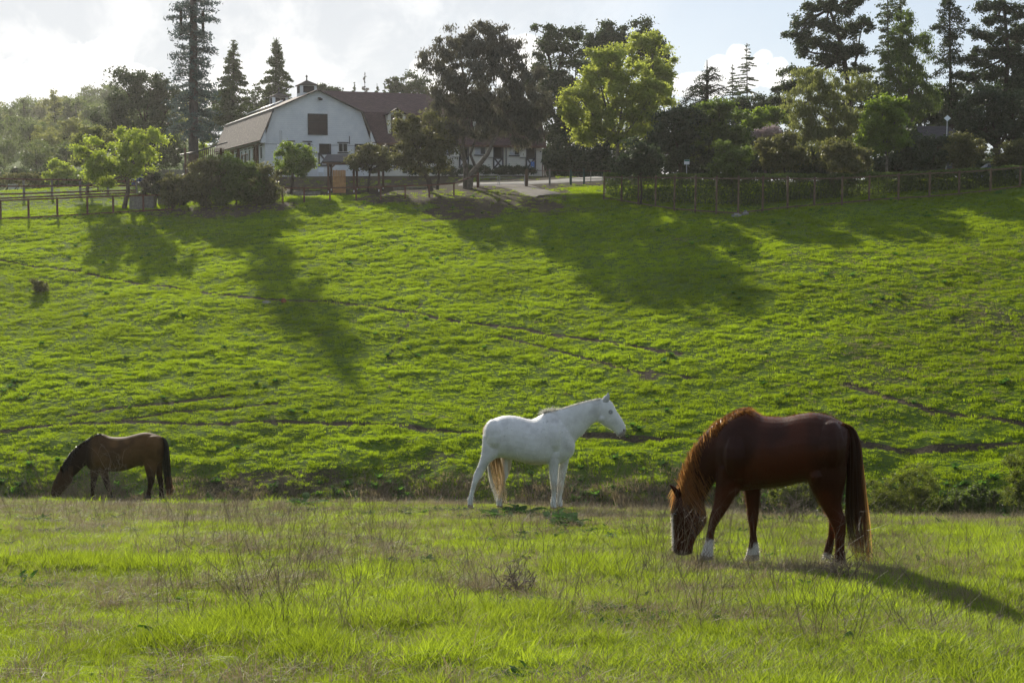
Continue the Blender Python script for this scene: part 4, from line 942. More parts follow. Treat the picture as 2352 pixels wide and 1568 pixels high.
# cupolas
for t, w in ((4.0, 1.75), (18.3, 1.75)):
    zb = APX - .75; zt = APX + .75 + (.0)
    if t < 10: zt = UV(709, 195, bp(5.9, t, 0).y).z
    else: zt = UV(638, 222, bp(5.9, t, 0).y).z
    c = part_box('cupola', M_WOODW, barn, 5.9 - w / 2, 5.9 + w / 2, t, t + w, zb, zt)
    part_box('louvre', M_LOFT, c if False else barn, 5.9 - w * .33, 5.9 + w * .33, t - .04, t + .02, zt - .82, zt - .12)
    part_box('louvre', M_LOFT, barn, 5.9 - w / 2 - .04, 5.9 - w / 2 + .02, t + w * .2, t + w * .8, zt - .82, zt - .12)
    a = w / 2 + .15; C = bp(5.9, t + w / 2, zt + .02); base = [C + EX * x * a + EY * y * a for x, y in ((-1, -1), (1, -1), (1, 1), (-1, 1))]
    mb = MB(); mb.add(base + [p - Vector((0, 0, .09)) for p in base] + [C + Vector((0, 0, .55))], [(0, 1, 8), (1, 2, 8), (2, 3, 8), (3, 0, 8), (7, 6, 5, 4), (0, 4, 5, 1), (1, 5, 6, 2), (2, 6, 7, 3), (3, 7, 4, 0)]); mb.build('cupola_roof', M_ROOFB, barn)
    mb = MB().tube([C + Vector((0, 0, .5)), C + Vector((0, 0, .8)), C + Vector((0, 0, .88)), C + Vector((0, 0, .98)), C + Vector((0, 0, 1.08))], [.09, .06, .12, .1, .02], 8); mb.build('finial', M_TRIM, barn)
# loft door, lamp, pipes
def rect(u0, v0, u1, v1):
    um = (u0 + u1) / 2; return fs(u0), fs(u1), fz(um, v1), fz(um, v0)
s0, s1, z0, z1 = rect(709, 264, 751, 308)
ld = part_box('loft_door', M_LOFT, barn, s0, s1, -.05, 0, z0, z1)
for a in ((s0 - .08, s1 + .08, -.09, -.052, z1, z1 + .1), (s0 - .08, s1 + .08, -.09, -.052, z0 - .1, z0), (s0 - .08, s0, -.09, -.052, z0, z1), (s1, s1 + .08, -.09, -.052, z0, z1), (s0, s1, -.08, -.052, z0 + .62 * (z1 - z0), z0 + .62 * (z1 - z0) + .05)):
    lbox(MB(), *a).build('frame', M_TRIM, ld)
mb = MB(); c = bp(fs(733), -.02, fz(733, 226)); mb.tube([c, c - EY * .18], .10, 8); mb.tube([c - EY * .18, c - EY * .42 + EX * .05 - Vector((0, 0, .1))], [.09, .16], 10); mb.tube([c - EY * .15 + EX * .1, c - EY * .35 + EX * .25 - Vector((0, 0, .15))], [.06, .12], 8); mb.build('floodlight', M_TRIM, barn)
part_box('conduit', M_GALV, barn, fs(643), fs(643) + .04, -.06, 0, ZG + .6, fz(643, 300)); part_box('conduit', M_GALV, barn, fs(647), fs(647) + .04, -.06, 0, ZG + .6, fz(647, 300)); part_box('conduit', M_TRIM, barn, fs(802), fs(802) + .06, -.08, 0, fz(802, 331), fz(802, 313))
# long wing to the right
W2 = fs(1244.8); RZ = UV(900, 216.5, bp(20, 5.7, 0).y).z; WB = BRK
m = MB(); prof = [(0, ZG), (11.4, ZG), (11.4, EAVE - .2), (10.2, WB - .12), (5.7, RZ - .12), (1.2, WB - .12), (0, EAVE - .2)]
V = [bp(W - .4, t, z) for t, z in prof] + [bp(W2, t, z) for t, z in prof]
m.add(V, [tuple(range(n)), tuple(range(2 * n - 1, n - 1, -1))] + [(i, (i + 1) % n, (i + 1) % n + n, i + n) for i in range(n)]); m.build('wing_wall', M_SIDELIT, barn)
e0, e1 = W - 1.2, W2 + .35
slab('wing_roof', [bp(e0 + .9, -.45, EAVE - .30), bp(e1, -.45, EAVE - .30), bp(e1, 1.15, WB), bp(e0, 1.15, WB)], .12, M_ROOFR, barn)
slab('wing_roof', [bp(e0 - 2, 1.15, WB), bp(e1, 1.15, WB), bp(e1, 5.7, RZ), bp(e0 - 4, 5.7, RZ)], .12, M_ROOFR, barn)
slab('wing_roof', [bp(e0 - 4, 5.7, RZ), bp(e1, 5.7, RZ), bp(e1, 10.25, WB), bp(e0 - 2, 10.25, WB)], .12, M_ROOFR, barn)
slab('wing_roof', [bp(e0, 10.25, WB), bp(e1, 10.25, WB), bp(e1, 11.9, EAVE - .3), bp(e0, 11.9, EAVE - .3)], .12, M_ROOFR, barn)
part_box('eave_board', M_BROWN, barn, W + .2, W2 + .3, -.50, -.46, EAVE - .52, EAVE - .28)
# dormers
for u, wd in ((912, 1.9), (1106, 1.5)):
    s = fs(u); d = part_box('dormer', M_SIDELIT, barn, s - wd / 2, s + wd / 2, .05, 3.2, EAVE + .0, BRK - .25)
    zr = BRK - .25
    mb = MB(); P = [bp(s - wd / 2 - .2, -.25, zr - .12), bp(s, -.25, zr + .55), bp(s + wd / 2 + .2, -.25, zr - .12)]; Q = [p + EY * 4 for p in P]; mb.add(P + [p + Vector((0, 0, .1)) for p in P] + Q + [p + Vector((0, 0, .1)) for p in Q], [(0, 1, 4, 3), (1, 2, 5, 4), (3, 4, 10, 9), (4, 5, 11, 10), (7, 6, 0, 1)[::-1][:4], (0, 6, 7, 1), (1, 7, 8, 2), (6, 9, 10, 7), (7, 10, 11, 8), (0, 3, 9, 6), (2, 8, 11, 5)]); mb.F = [f for f in mb.F if len(set(f)) >= 3]
    mb.build('dormer_roof', M_ROOFR, barn)
    mb = MB(); mb.add([bp(s - wd / 2, .04, zr), bp(s + wd / 2, .04, zr), bp(s, .04, zr + .42), bp(s - wd / 2, .3, zr), bp(s + wd / 2, .3, zr), bp(s, .3, zr + .42)], [(0, 1, 2), (5, 4, 3), (0, 2, 5, 3), (1, 4, 5, 2)]); mb.build('dormer_gable', M_SIDELIT, barn)
    part_box('dormer_shutter', M_LOFT, barn, s - wd * .33, s + wd * .33, -.0, .045, EAVE + .55, zr - .05)
# openings (u0, v0, u1, v1)
def window(u0, v0, u1, v1, curtain=True, header=True, tt=0.0):
    s0, s1, z0, z1 = rect(u0, v0, u1, v1); w = part_box('window', M_WOODW, barn, s0 - .05, s1 + .05, -.06, 0, z0 - .05, z1 + .05); sm = (s0 + s1) / 2
    lbox(MB(), s0, sm - .03, -.085, -.062, z0, z1).build('pane', M_BLIND if curtain else M_GLASS, w); lbox(MB(), sm + .03, s1, -.085, -.062, z0, z1).build('pane', M_GLASS, w)
    if header:
        lbox(MB(), s0 - .16, s1 + .16, -.12, -.062, z1 + .055, z1 + .17).build('lintel', M_TRIM, w); lbox(MB(), s0 - .14, s1 + .14, -.12, -.062, z0 - .17, z0 - .055).build('sill', M_TRIM, w)
window(662, 327, 674, 348); window(698, 328, 713, 348); window(778, 330.5, 797, 348.5, False); window(857, 332, 878, 351)
window(1023, 338, 1035, 352); window(1091, 338, 1114, 354.5); window(1171, 338, 1191, 355.5)
def door(u0, v0, u1, vm, vb, shutter=None):
    s0, s1, zm, z1 = rect(u0, v0, u1, vm); zb = fz((u0 + u1) / 2, vb)
    d = part_box('stall_door', M_DARK, barn, s0, s1, -.03, 0, zm, z1)
    lbox(MB(), s0 - .02, s1 + .02, -.07, -.02, zb, zm).build('lower_leaf', M_WOODW, d)
    mb = MB()
    for a in ((s0 - .12, s0, zb - .05, z1), (s1, s1 + .12, zb - .05, z1)): lbox(mb, a[0], a[1], -.11, -.072, a[2], a[3])
    mb.build('door_posts', M_TRIM, d) if False else [lbox(MB(), a[0], a[1], -.11, -.072, a[2], a[3]).build('door_post', M_TRIM, d) for a in ((s0 - .17, s0, zb - .05, z1), (s1, s1 + .17, zb - .05, z1))]
    for a in ((zm - .16, zm), (zb, zb + .16)): lbox(MB(), s0, s1, -.11, -.072, a[0], a[1]).build('rail', M_TRIM, d)
    for A, B in (((s0, zb + .1), (s1, zm - .1)), ((s0, zm - .1), (s1, zb + .1))):
        MB().beam(bp(A[0], -.085 - (.006 if A[1] > B[1] else 0), A[1]), bp(B[0], -.085 - (.006 if A[1] > B[1] else 0), B[1]), .17, .03, EY).build('cross_brace', M_TRIM, d)
    if shutter:
        q0, q1 = fs(shutter[0]), fs(shutter[1]); part_box('open_shutter', M_WOODW if u0 < 900 else M_SIDELIT, barn, q0, q1, -.14, -.08, zm + .02, z1)
        part_box('shutter_edge', M_TRIM, barn, q0, q1, -.15, -.076, zm - .03, zm + .015)
door(734, 330.5, 756, 352, 382, (719, 732)); door(818, 331, 838, 352, 384); door(1057, 337, 1073, 361, 386, (1038, 1054)); door(1135, 338, 1152.5, 362, 388, (1118, 1132)); door(1210, 338, 1227, 362.5, 390, (1193, 1207)); 
door(895, 334, 912, 357, 386)
part_box('downspout', M_TRIM, barn, fs(1161), fs(1161) + .1, -.12, -.02, 4.6, EAVE - .5)
mb = MB(); lbox(mb, fs(1218.5), fs(1226), -.16, -.125, fz(1222, 386), fz(1222, 372)); blue = mb.build('accessible_parking_sign', M_BLUE, barn); blue['label'] = 'small blue accessible-parking sign with white wheelchair symbol'
sm = (fs(1218.5) + fs(1226)) / 2; zs = fz(1222, 377); q = .011
mb = MB(); k = 7
def dot(cx, cy, r_): mb.tube([bp(sm + cx, -.162, zs + cy), bp(sm + cx, -.175, zs + cy)], r_, 10)
dot(0, .13, .035); mb.beam(bp(sm, -.168, zs + .10), bp(sm, -.168, zs - .02), .012, .03, EY); mb.beam(bp(sm, -.168, zs - .02), bp(sm + .09, -.168, zs - .03), .012, .03, EY); mb.beam(bp(sm + .09, -.168, zs - .03), bp(sm + .13, -.168, zs - .12), .012, .03, EY)
mb.beam(bp(sm, -.168, zs + .05), bp(sm + .07, -.168, zs + .05), .012, .02, EY)
for i in range(9):
    a0, a1 = R(100 + i * 27), R(127 + i * 27); mb.beam(bp(sm + math.cos(a0) * .1, -.168, zs - .05 + math.sin(a0) * .1), bp(sm + math.cos(a1) * .1, -.168, zs - .05 + math.sin(a1) * .1), .012, .022, EY)
mb.build('wheelchair_symbol', M_WOODW, blue)
lbox(MB(), fs(1220), fs(1224.5), -.168, -.161, fz(1222, 385), fz(1222, 382)).build('sign_line', M_WOODW, blue)
# left side wall: windows, doors, posts along it (t runs back)
for i, t in enumerate((1.2, 5.4, 7.6, 9.8, 12.2, 15.5, 19.0)):
    V = MB(); 
    def lb(t0, t1, z0, z1, d0, d1): return lbox(MB(), .4 - d1, .4 - d0, t0, t1, z0, z1)
    w = lb(t, t + .95, EAVE - 2.1, EAVE - .75, 0, .05).build('side_window', M_WOODW, barn); lb(t + .1, t + .85, EAVE - 2.0, EAVE - .85, .051, .07).build('pane', M_GLASS, w)
    lb(t - .1, t + 1.05, EAVE - .74, EAVE - .62, .051, .1).build('lintel', M_TRIM, w)
for t in (3.2, 4.2, 13.9, 17.6):
    lbox(MB(), .1, .38, t, t + .3, ZG, EAVE - .4).build('side_post', M_BROWN, barn)
lbox(MB(), .0, .2, -.2, LEN, EAVE - .55, EAVE - .42).build('side_eave_board', M_TAN, barn)
for t0, t1, z in ((3.6, 4.2, 0), (17.9, 18.9, 0)): lbox(MB(), .33, .39, t0, t1, ZG, EAVE - .9).build('side_door', M_DARK, barn)

# ------------------------------------------------------------------ things round the stable
def post_on(u, D, hgt, w, name='post', mat=None, par=None, base=None, top=None):
    g = ground_at(u, D); 
    return MB().beam(g - Vector((0, 0, .25)), g + Vector((0, 0, hgt)), w, w, (0, 1, 0)).build(name, mat, par)
# slatted shelter left of the stable, shed roof running down to the left
pg = thing('slatted_shelter', 'dark slatted wooden shelter with sloping roof between the pole-like conifer and white barn', 'shelter', ground_at(470, 139))
A = UV(522, 325, 138); B = UV(452, 347, 139); C_ = UV(412, 355, 140)
for P, Q in ((A, B), (B, C_)):
    slab('roof', [P, Q, Q + Vector((-.5, 2.6, .15)), P + Vector((-.5, 2.6, .15))][::-1], .14, M_TRIM, pg, scale_uv=False)
for i in range(9):
    u = 424 + i * 3.6; p = UV(u, 355, 139.6); MB().beam((p.x, p.y, p.z), (p.x, p.y, p.z - 1.9), .07, .05, (0, 1, 0)).build('slat', M_BROWN, pg)
for i in range(11):
    u = 470 + i * 4.4; p = UV(u, 340, 138.8); MB().beam((p.x, p.y, p.z), (p.x, p.y, p.z - (1.5 if i < 10 else 3.4)), .07, .05, (0, 1, 0)).build('slat', M_BROWN, pg)
for u in (425, 508): p = UV(u, 340, 138.9); MB().beam((p.x, p.y, p.z), (p.x, p.y, Zt(p.x, p.y) - .1), .16, .16, (0, 1, 0)).build('post', M_BROWN, pg)
# small slatted rack in front of the side wall
rk = thing('wooden_rack', 'small tan slatted wooden rack standing above the olive bushes by the barn corner', 'rack', ground_at(570, 136))
p0, p1 = UV(554, 358, 136), UV(569, 354, 136.5); zb_ = Zt(p0.x, p0.y) + .2
MB().beam(p0, p1, .1, .12).build('top_rail', M_TAN, rk)
for i in range(5):
    p = p0.lerp(p1, i / 4); MB().beam(p, (p.x, p.y, zb_), .07, .07, (0, 1, 0)).build('slat', M_TAN, rk)
mb = MB(); mb.beam(p0.lerp(p1, 0) - Vector((0, 0, .8)), p1 - Vector((0, 0, .8)), .07, .08).build('mid_rail', M_TAN, rk)

# roofed gateway
gz = ground_at(790, 127); kg = thing('roofed_gateway', 'brown timber gateway with a small shingled gable roof in front of the barn door', 'gateway', gz)
zr0 = UV(790, 372, 127).z; zr1 = UV(790, 354, 127).z; xl, xr = UV(741, 372, 127).x, UV(889, 372, 127).x
ri = (zr1 + .0)
for sgn, nm in ((-1, 'front'), (1, 'back')):
    Y0 = 127.6 + sgn * 1.3; cs_ = [(xl, Y0, zr0), (xr, Y0, zr0), (xr - .35, 127.6, ri), (xl + .35, 127.6, ri)]
    if sgn > 0: cs_ = cs_[::-1]
    slab('roof', cs_, .10, M_ROOFB if False else M_TRIM, kg)
MB().beam((xl + .1, 126.4, zr0 - .10), (xr - .1, 126.4, zr0 - .10), .12, .2).build('beam', M_BROWN, kg); MB().beam((xl + .1, 128.8, zr0 - .10), (xr - .1, 128.8, zr0 - .10), .12, .2).build('beam', M_BROWN, kg)
mb = MB(); mb.add([(xl + .12, 126.5, zr0), (xl + .12, 128.7, zr0), (xl + .30, 127.6, ri - .12), (xl + .04, 126.5, zr0), (xl + .04, 128.7, zr0), (xl + .22, 127.6, ri - .12)], [(0, 1, 2), (5, 4, 3), (0, 2, 5, 3), (1, 4, 5, 2), (0, 3, 4, 1)]); mb.build('gable_board', M_RED, kg)
for u, D in ((757, 126.4), (763.5, 128.6), (815, 126.4), (822, 128.6), (872, 126.4), (882, 128.6)):
    g = ground_at(u, D); p = MB().beam(g - Vector((0, 0, .2)), (g.x, g.y, zr0 - .2), .19, .19, (0, 1, 0)).build('post', M_BROWN, kg)
    MB().beam(g + Vector((0, 0, .02)), g + Vector((0, 0, .22)), .10, .22, (0, 1, 0)).build('post_shoe', M_POSTW, p)
for u, du in ((759, 12), (813, -12)):
    a = UV(u, 388, 126.4); b = UV(u + du, 376, 126.4); MB().beam(a, b, .1, .12).build('brace', M_BROWN, kg)
pn = thing('wooden_gate_panel', 'orange-brown vertical board gate panel standing inside the roofed gateway', 'gate', ground_at(779, 126))
for i in range(8):
    x0 = UV(764, 400, 126).x; x1 = UV(794, 400, 126).x; xa = x0 + (x1 - x0) * (i + .5) / 8; zb2 = Zt(xa, 126) + .05; zt2 = UV(779, 391, 126).z + random.Random(i).uniform(-.02, .02)
    MB().beam((xa, 126, zb2), (xa, 126, zt2), (x1 - x0) / 8 - .015, .04, (0, 1, 0)).build('board', M_OCHRE, pn)
# plastic chair against the wall
cg = Vector(bp(fs(731), -1.0, 0)); cg.z = Zt(cg.x, cg.y); ch = thing('plastic_chair', 'white plastic garden chair against the barn wall under the stall door', 'chair', cg)
cw = .56
part = lambda nm, *a: MB().beam(*a).build(nm, M_PLASTIC, ch)
part('seat', cg + Vector((-.27, 0, .45)), cg + Vector((.27, 0, .45)), .5, .05)
for sx in (-1, 1):
    for sy in (-1, 1): MB().beam(cg + Vector((sx * .30, sy * .26, 0)), cg + Vector((sx * .25, sy * .22, .66 if sy < 0 else .45)), .06, .05, (0, 1, 0)).build('leg', M_PLASTIC, ch)
    MB().beam(cg + Vector((sx * .28, -.26, .67)), cg + Vector((sx * .26, .22, .70)), .06, .04).build('armrest', M_PLASTIC, ch)
for i in range(5):
    x = -.2 + .1 * i; MB().beam(cg + Vector((x, .22, .45)), cg + Vector((x * 1.1, .30, .90)), .055, .025, (0, 1, 0)).build('back_slat', M_PLASTIC, ch)
MB().beam(cg + Vector((-.27, .31, .91)), cg + Vector((.27, .31, .91)), .04, .08).build('back_top', M_PLASTIC, ch)
# landscape timbers
for i, (u0, v0, u1, v1, w) in enumerate(((682, 419, 738, 419, .25), (662, 427, 700, 428, .2), (905, 418, 980, 415, .22), (940, 413, 1010, 411, .16))):
    D = 126 + i; a = ground_at(u0, D); b = ground_at(u1, D); a.z += w * .45; b.z += w * .45
    lbl = ['weathered timber edging a bed below the small bright green tree', 'short weathered timber behind the fence rail near the olive bushes', 'long grey timber lying at the yard edge left of the leaning pine trunk', 'thin pale timber behind the long grey one in the barn yard'][i]
    o = rebase(MB().beam(a, b, w, w).build('timber', M_GREY), a); tag(o, lbl, 'timber', 'timbers lying in the barn yard')

# ------------------------------------------------------------------ fences
def fence(name, label, posts, D, rails, pw, pm, rm, rh=.12, group=None, mesh=False, rw=.04):
    """posts = [(u, v_top)], feet on the ground; rails = heights as a fraction of the post"""
    if not hasattr(D, '__len__'): D = [D] * len(posts)
    g0 = ground_at(posts[0][0], D[0]); f = thing(name, label, 'fence', g0, group); tops = []
    for (u, vt), d in zip(posts, D):
        g = ground_at(u, d); top = UV(u, vt, d); top.x = g.x; h_ = max(.6, top.z - g.z); tops.append((g, h_))
        jit = random.Random(u).uniform(-.02, .02)
        MB().beam(g - Vector((0, 0, .3)), g + Vector((jit, 0, h_)), pw, pw, (0, 1, 0)).build('post', pm, f)
    for fr in rails:
        for (a, ha), (b, hb) in zip(tops[:-1], tops[1:]):
            pa = a + Vector((0, -pw / 2 - rw / 2 - .003, ha * fr)); pb = b + Vector((0, -pw / 2 - rw / 2 - .003, hb * fr)); MB().beam(pa, pb, rw, rh).build('rail', rm, f)
    if mesh:
        mb = MB()
        for (a, ha), (b, hb) in zip(tops[:-1], tops[1:]):
            L = (b - a).length; n_ = int(L / .2)
            for i in range(n_): p = a.lerp(b, i / n_); mb.beam(p + Vector((0, 0, .02)), p + Vector((0, 0, ha * .95)), .004, .004, (0, 1, 0))
            for k in range(6): mb.beam(a + Vector((0, 0, .05 + ha * .16 * k)), b + Vector((0, 0, .05 + hb * .16 * k)), .004, .004)
        o = mb.build('wire_mesh', M_TRIM, f); o['kind'] = 'stuff'
    return f
fence('post_and_rail_fence', 'long brown timber and wire fence in front of the hedge on the right', [(1386, 404), (1426, 403), (1465, 403), (1504, 403), (1547, 403), (1595, 403), (1643, 404), (1693, 404), (1749, 404), (1806, 405), (1867, 406), (1930, 405), (1992, 402), (2059, 398), (2130, 394), (2197, 392), (2269, 387), (2336, 381), (2410, 376), (2490, 370)],
      [112, 110, 108, 106, 104, 103, 102, 101, 101, 101, 101, 101, 101, 101, 101, 101, 101, 101, 101, 101], [.93, .06], .13, M_TAN, M_TAN, .10, mesh=True)
fence('post_and_rail_fence', 'brown timber fence with a single reddish top rail crossing the bank below the stable', [(652, 430), (701, 430), (760, 430), (820, 429), (876, 428), (932, 425), (987, 424), (1043, 420), (1098, 399)], [120, 120, 120, 120, 120, 120, 120, 121, 128], [.94], .13, M_RED, M_RED, .12)
fence('post_and_rail_fence', 'rust-brown fence with a single top rail across the sunlit grass at the far left', [(-120, 466), (-58, 461), (6, 459), (70, 456), (136, 454), (205, 451), (264, 449), (333, 447), (400, 446)], 119, [.95, .05], .14, M_RED, M_RED, .12)
fence('board_fence', 'dark four-board paddock fence with thick red lower boards behind the rust-brown fence', [(-60, 406), (0, 408), (61, 410), (125, 411), (190, 412), (253, 414), (318, 416)], 133, [.96, .62, .26, .08], .18, M_GREY, M_RED, .15)
fence('rail_fence', 'sunlit rail fence slanting uphill behind the lime-green tree', [(190, 432), (230, 424), (262, 412), (292, 405), (332, 398)], [136, 138, 141, 144, 147], [.95, .5], .12, M_TAN, M_TAN, .10)
# pipe gates on the drive
def pipegate(label, u0, u1, D0, D1, v0, v1, nr, mat, mids=()):
    a = ground_at(u0, D0); b = ground_at(u1, D1); g = thing('pipe_gate', label, 'gate', a, 'metal gates on the drive')
    hgt = UV(u0, v0, D0).z - a.z; low = .22
    up = lambda p, h_: p + Vector((0, 0, h_))
    for p in (a, b): MB().tube([up(p, low * .4), up(p, hgt)], .03, 6).build('upright', mat, g)
    for k in range(nr):
        h_ = low + (hgt - low) * k / (nr - 1); MB().tube([up(a, h_), up(b, h_)], .022, 6).build('bar', mat, g)
    return g
pipegate('silver pipe gate, left leaf, beside the big eucalyptus trunk', 1101.5, 1144, 128.5, 128.5, 402, 425, 4, M_GALV)
pipegate('silver pipe gate, right leaf, hung on the thick brown gate post', 1148, 1205, 128.5, 127.5, 403, 425, 4, M_GALV)
pipegate('dark green pipe gate standing on the sunlit end of the drive', 1312, 1341, 128, 128, 398, 420, 4, M_GREEN)
pipegate('second dark green pipe gate beside the clipped hedge end', 1342, 1382, 128, 128, 399, 420, 4, M_GREEN)
for u, vt, D, w, mat, lbl in ((1209, 389, 127, .26, M_TAN, 'thick brown gate post with a pale cap at the end of the silver gate'), (1262, 389, 128, .16, M_GREY, 'single grey fence post standing on the drive between the gates'), (1310, 390, 128, .17, M_GREEN, 'dark green post carrying the green gates'), (1340, 388, 127.9, .13, M_GREEN, 'tall dark green latch post between the two green gates'), (1098, 397, 128.4, .22, M_RED, 'rusty brown post between eucalyptus trunk and silver gate')):
    g = ground_at(u, D); hh = UV(u, vt, D).z - g.z; o = MB().beam(g - Vector((0, 0, .2)), g + Vector((0, 0, hh)), w, w, (0, 1, 0)).add(*box_vf(g + Vector((0, 0, hh)), g + Vector((0, 0, hh + .03)), w * 1.15, w * 1.15, (0, 1, 0))).build('gate_post', mat); tag(rebase(o, g), lbl, 'post')
f_ = fence('wire_fence', 'low wire fence along the drive right of the brown gate post', [(1212, 391), (1262, 391), (1308, 391), (1356, 391), (1400, 392)], 129.5, [.97], .07, M_GREY, M_BROWN, .05)

# signs
def sign(name, label, u, D, vtop, vbot, w, mats, diamond=False):
    g = ground_at(u, D); zt, zb = UV(u, vtop, D).z, UV(u, vbot, D).z; s_ = thing(name, label, 'sign', g)
    MB().tube([g - Vector((0, 0, .2)), Vector((g.x, g.y, zt - .05))], .03, 6).build('pole', M_GALV, s_)
    c = Vector((g.x, g.y - .05, (zt + zb) / 2)); hh = (zt - zb) / 2
    if diamond:
        V = [c + Vector((0, 0, hh)), c + Vector((w, 0, 0)), c + Vector((0, 0, -hh)), c + Vector((-w, 0, 0))]; V += [v + Vector((0, .02, 0)) for v in V]
        MB().add(V, [(0, 1, 2, 3), (7, 6, 5, 4), (0, 4, 5, 1), (1, 5, 6, 2), (2, 6, 7, 3), (3, 7, 4, 0)]).build('sign_plate', mats[0], s_)
    else:
        MB().beam(c - Vector((w, 0, 0)), c + Vector((w, 0, 0)), .02, hh * 2).build('sign_plate', mats[0], s_)
        MB().beam(c + Vector((-w * .92, -.014, hh * .62)), c + Vector((w * .92, -.014, hh * .62)), .006, hh * .6).build('sign_header', mats[1], s_)
    return s_
M_SIGNG = plain('sign_green', (.03, .16, .10), .5, .1, 4)
sign('notice_sign', 'small white sign with a green header on a thin pole behind the hedge', 1574.5, 109, 367, 378, .20, (M_WOODW, M_SIGNG))
sign('diamond_sign', 'pale diamond-shaped sign on a thin pole by the dark roof at the right', 2166, 112, 265, 279, .27, (M_PLASTIC, M_PLASTIC), True)
sign('notice_sign', 'dark brown notice board with pale lines at the foot of the bright green plane tree', 1394, 131, 391, 402, .32, (M_LOFT, M_LOFT))
# clutter at the far left
def simplebox(name, label, cat, u0, v0, u1, v1, D, depth, mat, lidmat=None, extra=None):
    a = UV(u0, v1, D); b = UV(u1, v0, D); base = Vector(((a.x + b.x) / 2, D, Zt((a.x + b.x) / 2, D))); t = thing(name, label, cat, base)
    zb = base.z - .05; zt = b.z
    n_ = 5
    for i in range(n_):
        z0 = zb + (zt - zb) * i / n_; z1 = zb + (zt - zb) * (i + 1) / n_ - .015; MB().beam((a.x, D, (z0 + z1) / 2), (b.x, D, (z0 + z1) / 2), .04, z1 - z0).build('board', mat, t)
    for x in (a.x, b.x): MB().beam((x, D - .03, zb), (x, D - .03, zt), .10, .08, (0, 1, 0)).build('corner_post', mat, t)
    MB().beam((a.x, D + depth, (zb + zt) / 2), (b.x, D + depth, (zb + zt) / 2), .04, zt - zb).build('back', mat, t)
    MB().beam((a.x - .1, D + depth / 2, zt + .04), (b.x + .1, D + depth / 2, zt + .04), depth + .2, .06).build('lid', lidmat or mat, t)
    return t
simplebox('wooden_chest', 'grey weathered board chest behind the rust-brown fence under the lime tree', 'chest', 299, 451, 351, 467, 120.5, 1.2, M_GREY)
pn = thing('fence_panel', 'tall grey board fence panel left of the olive bushes', 'fence panel', ground_at(395, 123))
for i in range(16):
    u = 368 + i * 4; g = ground_at(u, 123); zt = UV(u, 390, 123).z; MB().beam(g - Vector((0, 0, .3)), (g.x, g.y, zt), .135, .03, (0, 1, 0)).build('board', M_GREY, pn)
sh = thing('tarpaulin_pile', 'dark blue tarpaulin pile between the lime tree and the grey fence panel', 'tarpaulin', ground_at(324, 141))
mb = MB(); N_ = 10; c = ground_at(324, 141); V = []; F = []
for i in range(N_ + 1):
    for j in range(N_ + 1):
        x, y = i / N_ * 2 - 1, j / N_ * 2 - 1; V.append((c.x + x * .62 * 1.0, c.y + y * .8, c.z - .1 + 1.15 * (1 - abs(x)**3) * (1 - abs(y)**3) + .08 * math.sin(i * 2.1 + j)))
F = [(i * (N_ + 1) + j, (i + 1) * (N_ + 1) + j, (i + 1) * (N_ + 1) + j + 1, i * (N_ + 1) + j + 1) for i in range(N_) for j in range(N_)]
mk('tarpaulin', V, F, M_TARP, sh, smooth=True)
tr_ = thing('trailer', 'low white trailer seen through the boards of the paddock fence', 'trailer', ground_at(230, 150))
g = ground_at(230, 150); zt = UV(230, 416, 150).z
MB().beam((g.x - 1.1, 150, zt - .22), (g.x + 1.1, 150, zt - .22), 1.6, .42).build('body', M_WOODW, tr_)
for sx in (-.55, .55): MB().tube([(g.x + sx, 149.1, g.z + .3), (g.x + sx, 149.3, g.z + .3)], .3, 12).build('wheel', M_DARK, tr_)
tr2 = thing('feed_trough', 'small pale trough far behind the paddock fence at the left edge', 'trough', ground_at(38, 152)); g = ground_at(38, 152)
MB().beam((g.x - .5, 152, g.z + .5), (g.x + .5, 152, g.z + .5), .6, .5).build('basin', M_WOODW, tr2)
for sx in (-.4, .4): MB().beam((g.x + sx, 152, g.z), (g.x + sx, 152, g.z + .3), .1, .1, (0, 1, 0)).build('leg', M_GREY, tr2)
# dark board fence behind the drive
df = thing('board_fence', 'tall dark board fence in deep shade under the trees behind the drive', 'fence', ground_at(1300, 152))
for i in range(52):
    u = 1246 + i * 3.6; g = ground_at(u, 152 + .03 * i); MB().beam(g - Vector((0, 0, .3)), g + Vector((0, 0, 1.75 + .05 * math.sin(i * 1.7))), .155, .03, (0, 1, 0)).build('board', M_BROWN, df)
# roof glimpsed at the right
hs = thing('house', 'low dark-roofed house half hidden behind shrubs at the right', 'house', ground_at(2140, 128)); g = ground_at(2140, 128)
M_DKROOF = shingles('dark_shingles', (.045, .04, .045), (.075, .065, .07), .9)
x0, x1 = UV(2098, 320, 128).x, UV(2200, 320, 128).x; zt = UV(2140, 288, 128).z; ze = UV(2140, 318, 126).z
MB().beam((x0 + .5, 129, (g.z + ze) / 2), (x1 - .5, 129, (g.z + ze) / 2), 4, ze - g.z).build('wall', M_BROWN, hs)
slab('roof', [(x0, 126.5, ze), (x1, 126.5, ze), (x1 - .6, 129, zt), (x0 + .6, 129, zt)], .1, M_DKROOF, hs); slab('roof', [(x0 + .6, 129, zt), (x1 - .6, 129, zt), (x1, 131.5, ze), (x0, 131.5, ze)], .1, M_DKROOF, hs)
part = MB().beam((x0 + 2, 126.96, g.z + 1.5), (x0 + 3.2, 126.96, g.z + 1.5), .05, 1.0).build('window', M_GLASS, hs)
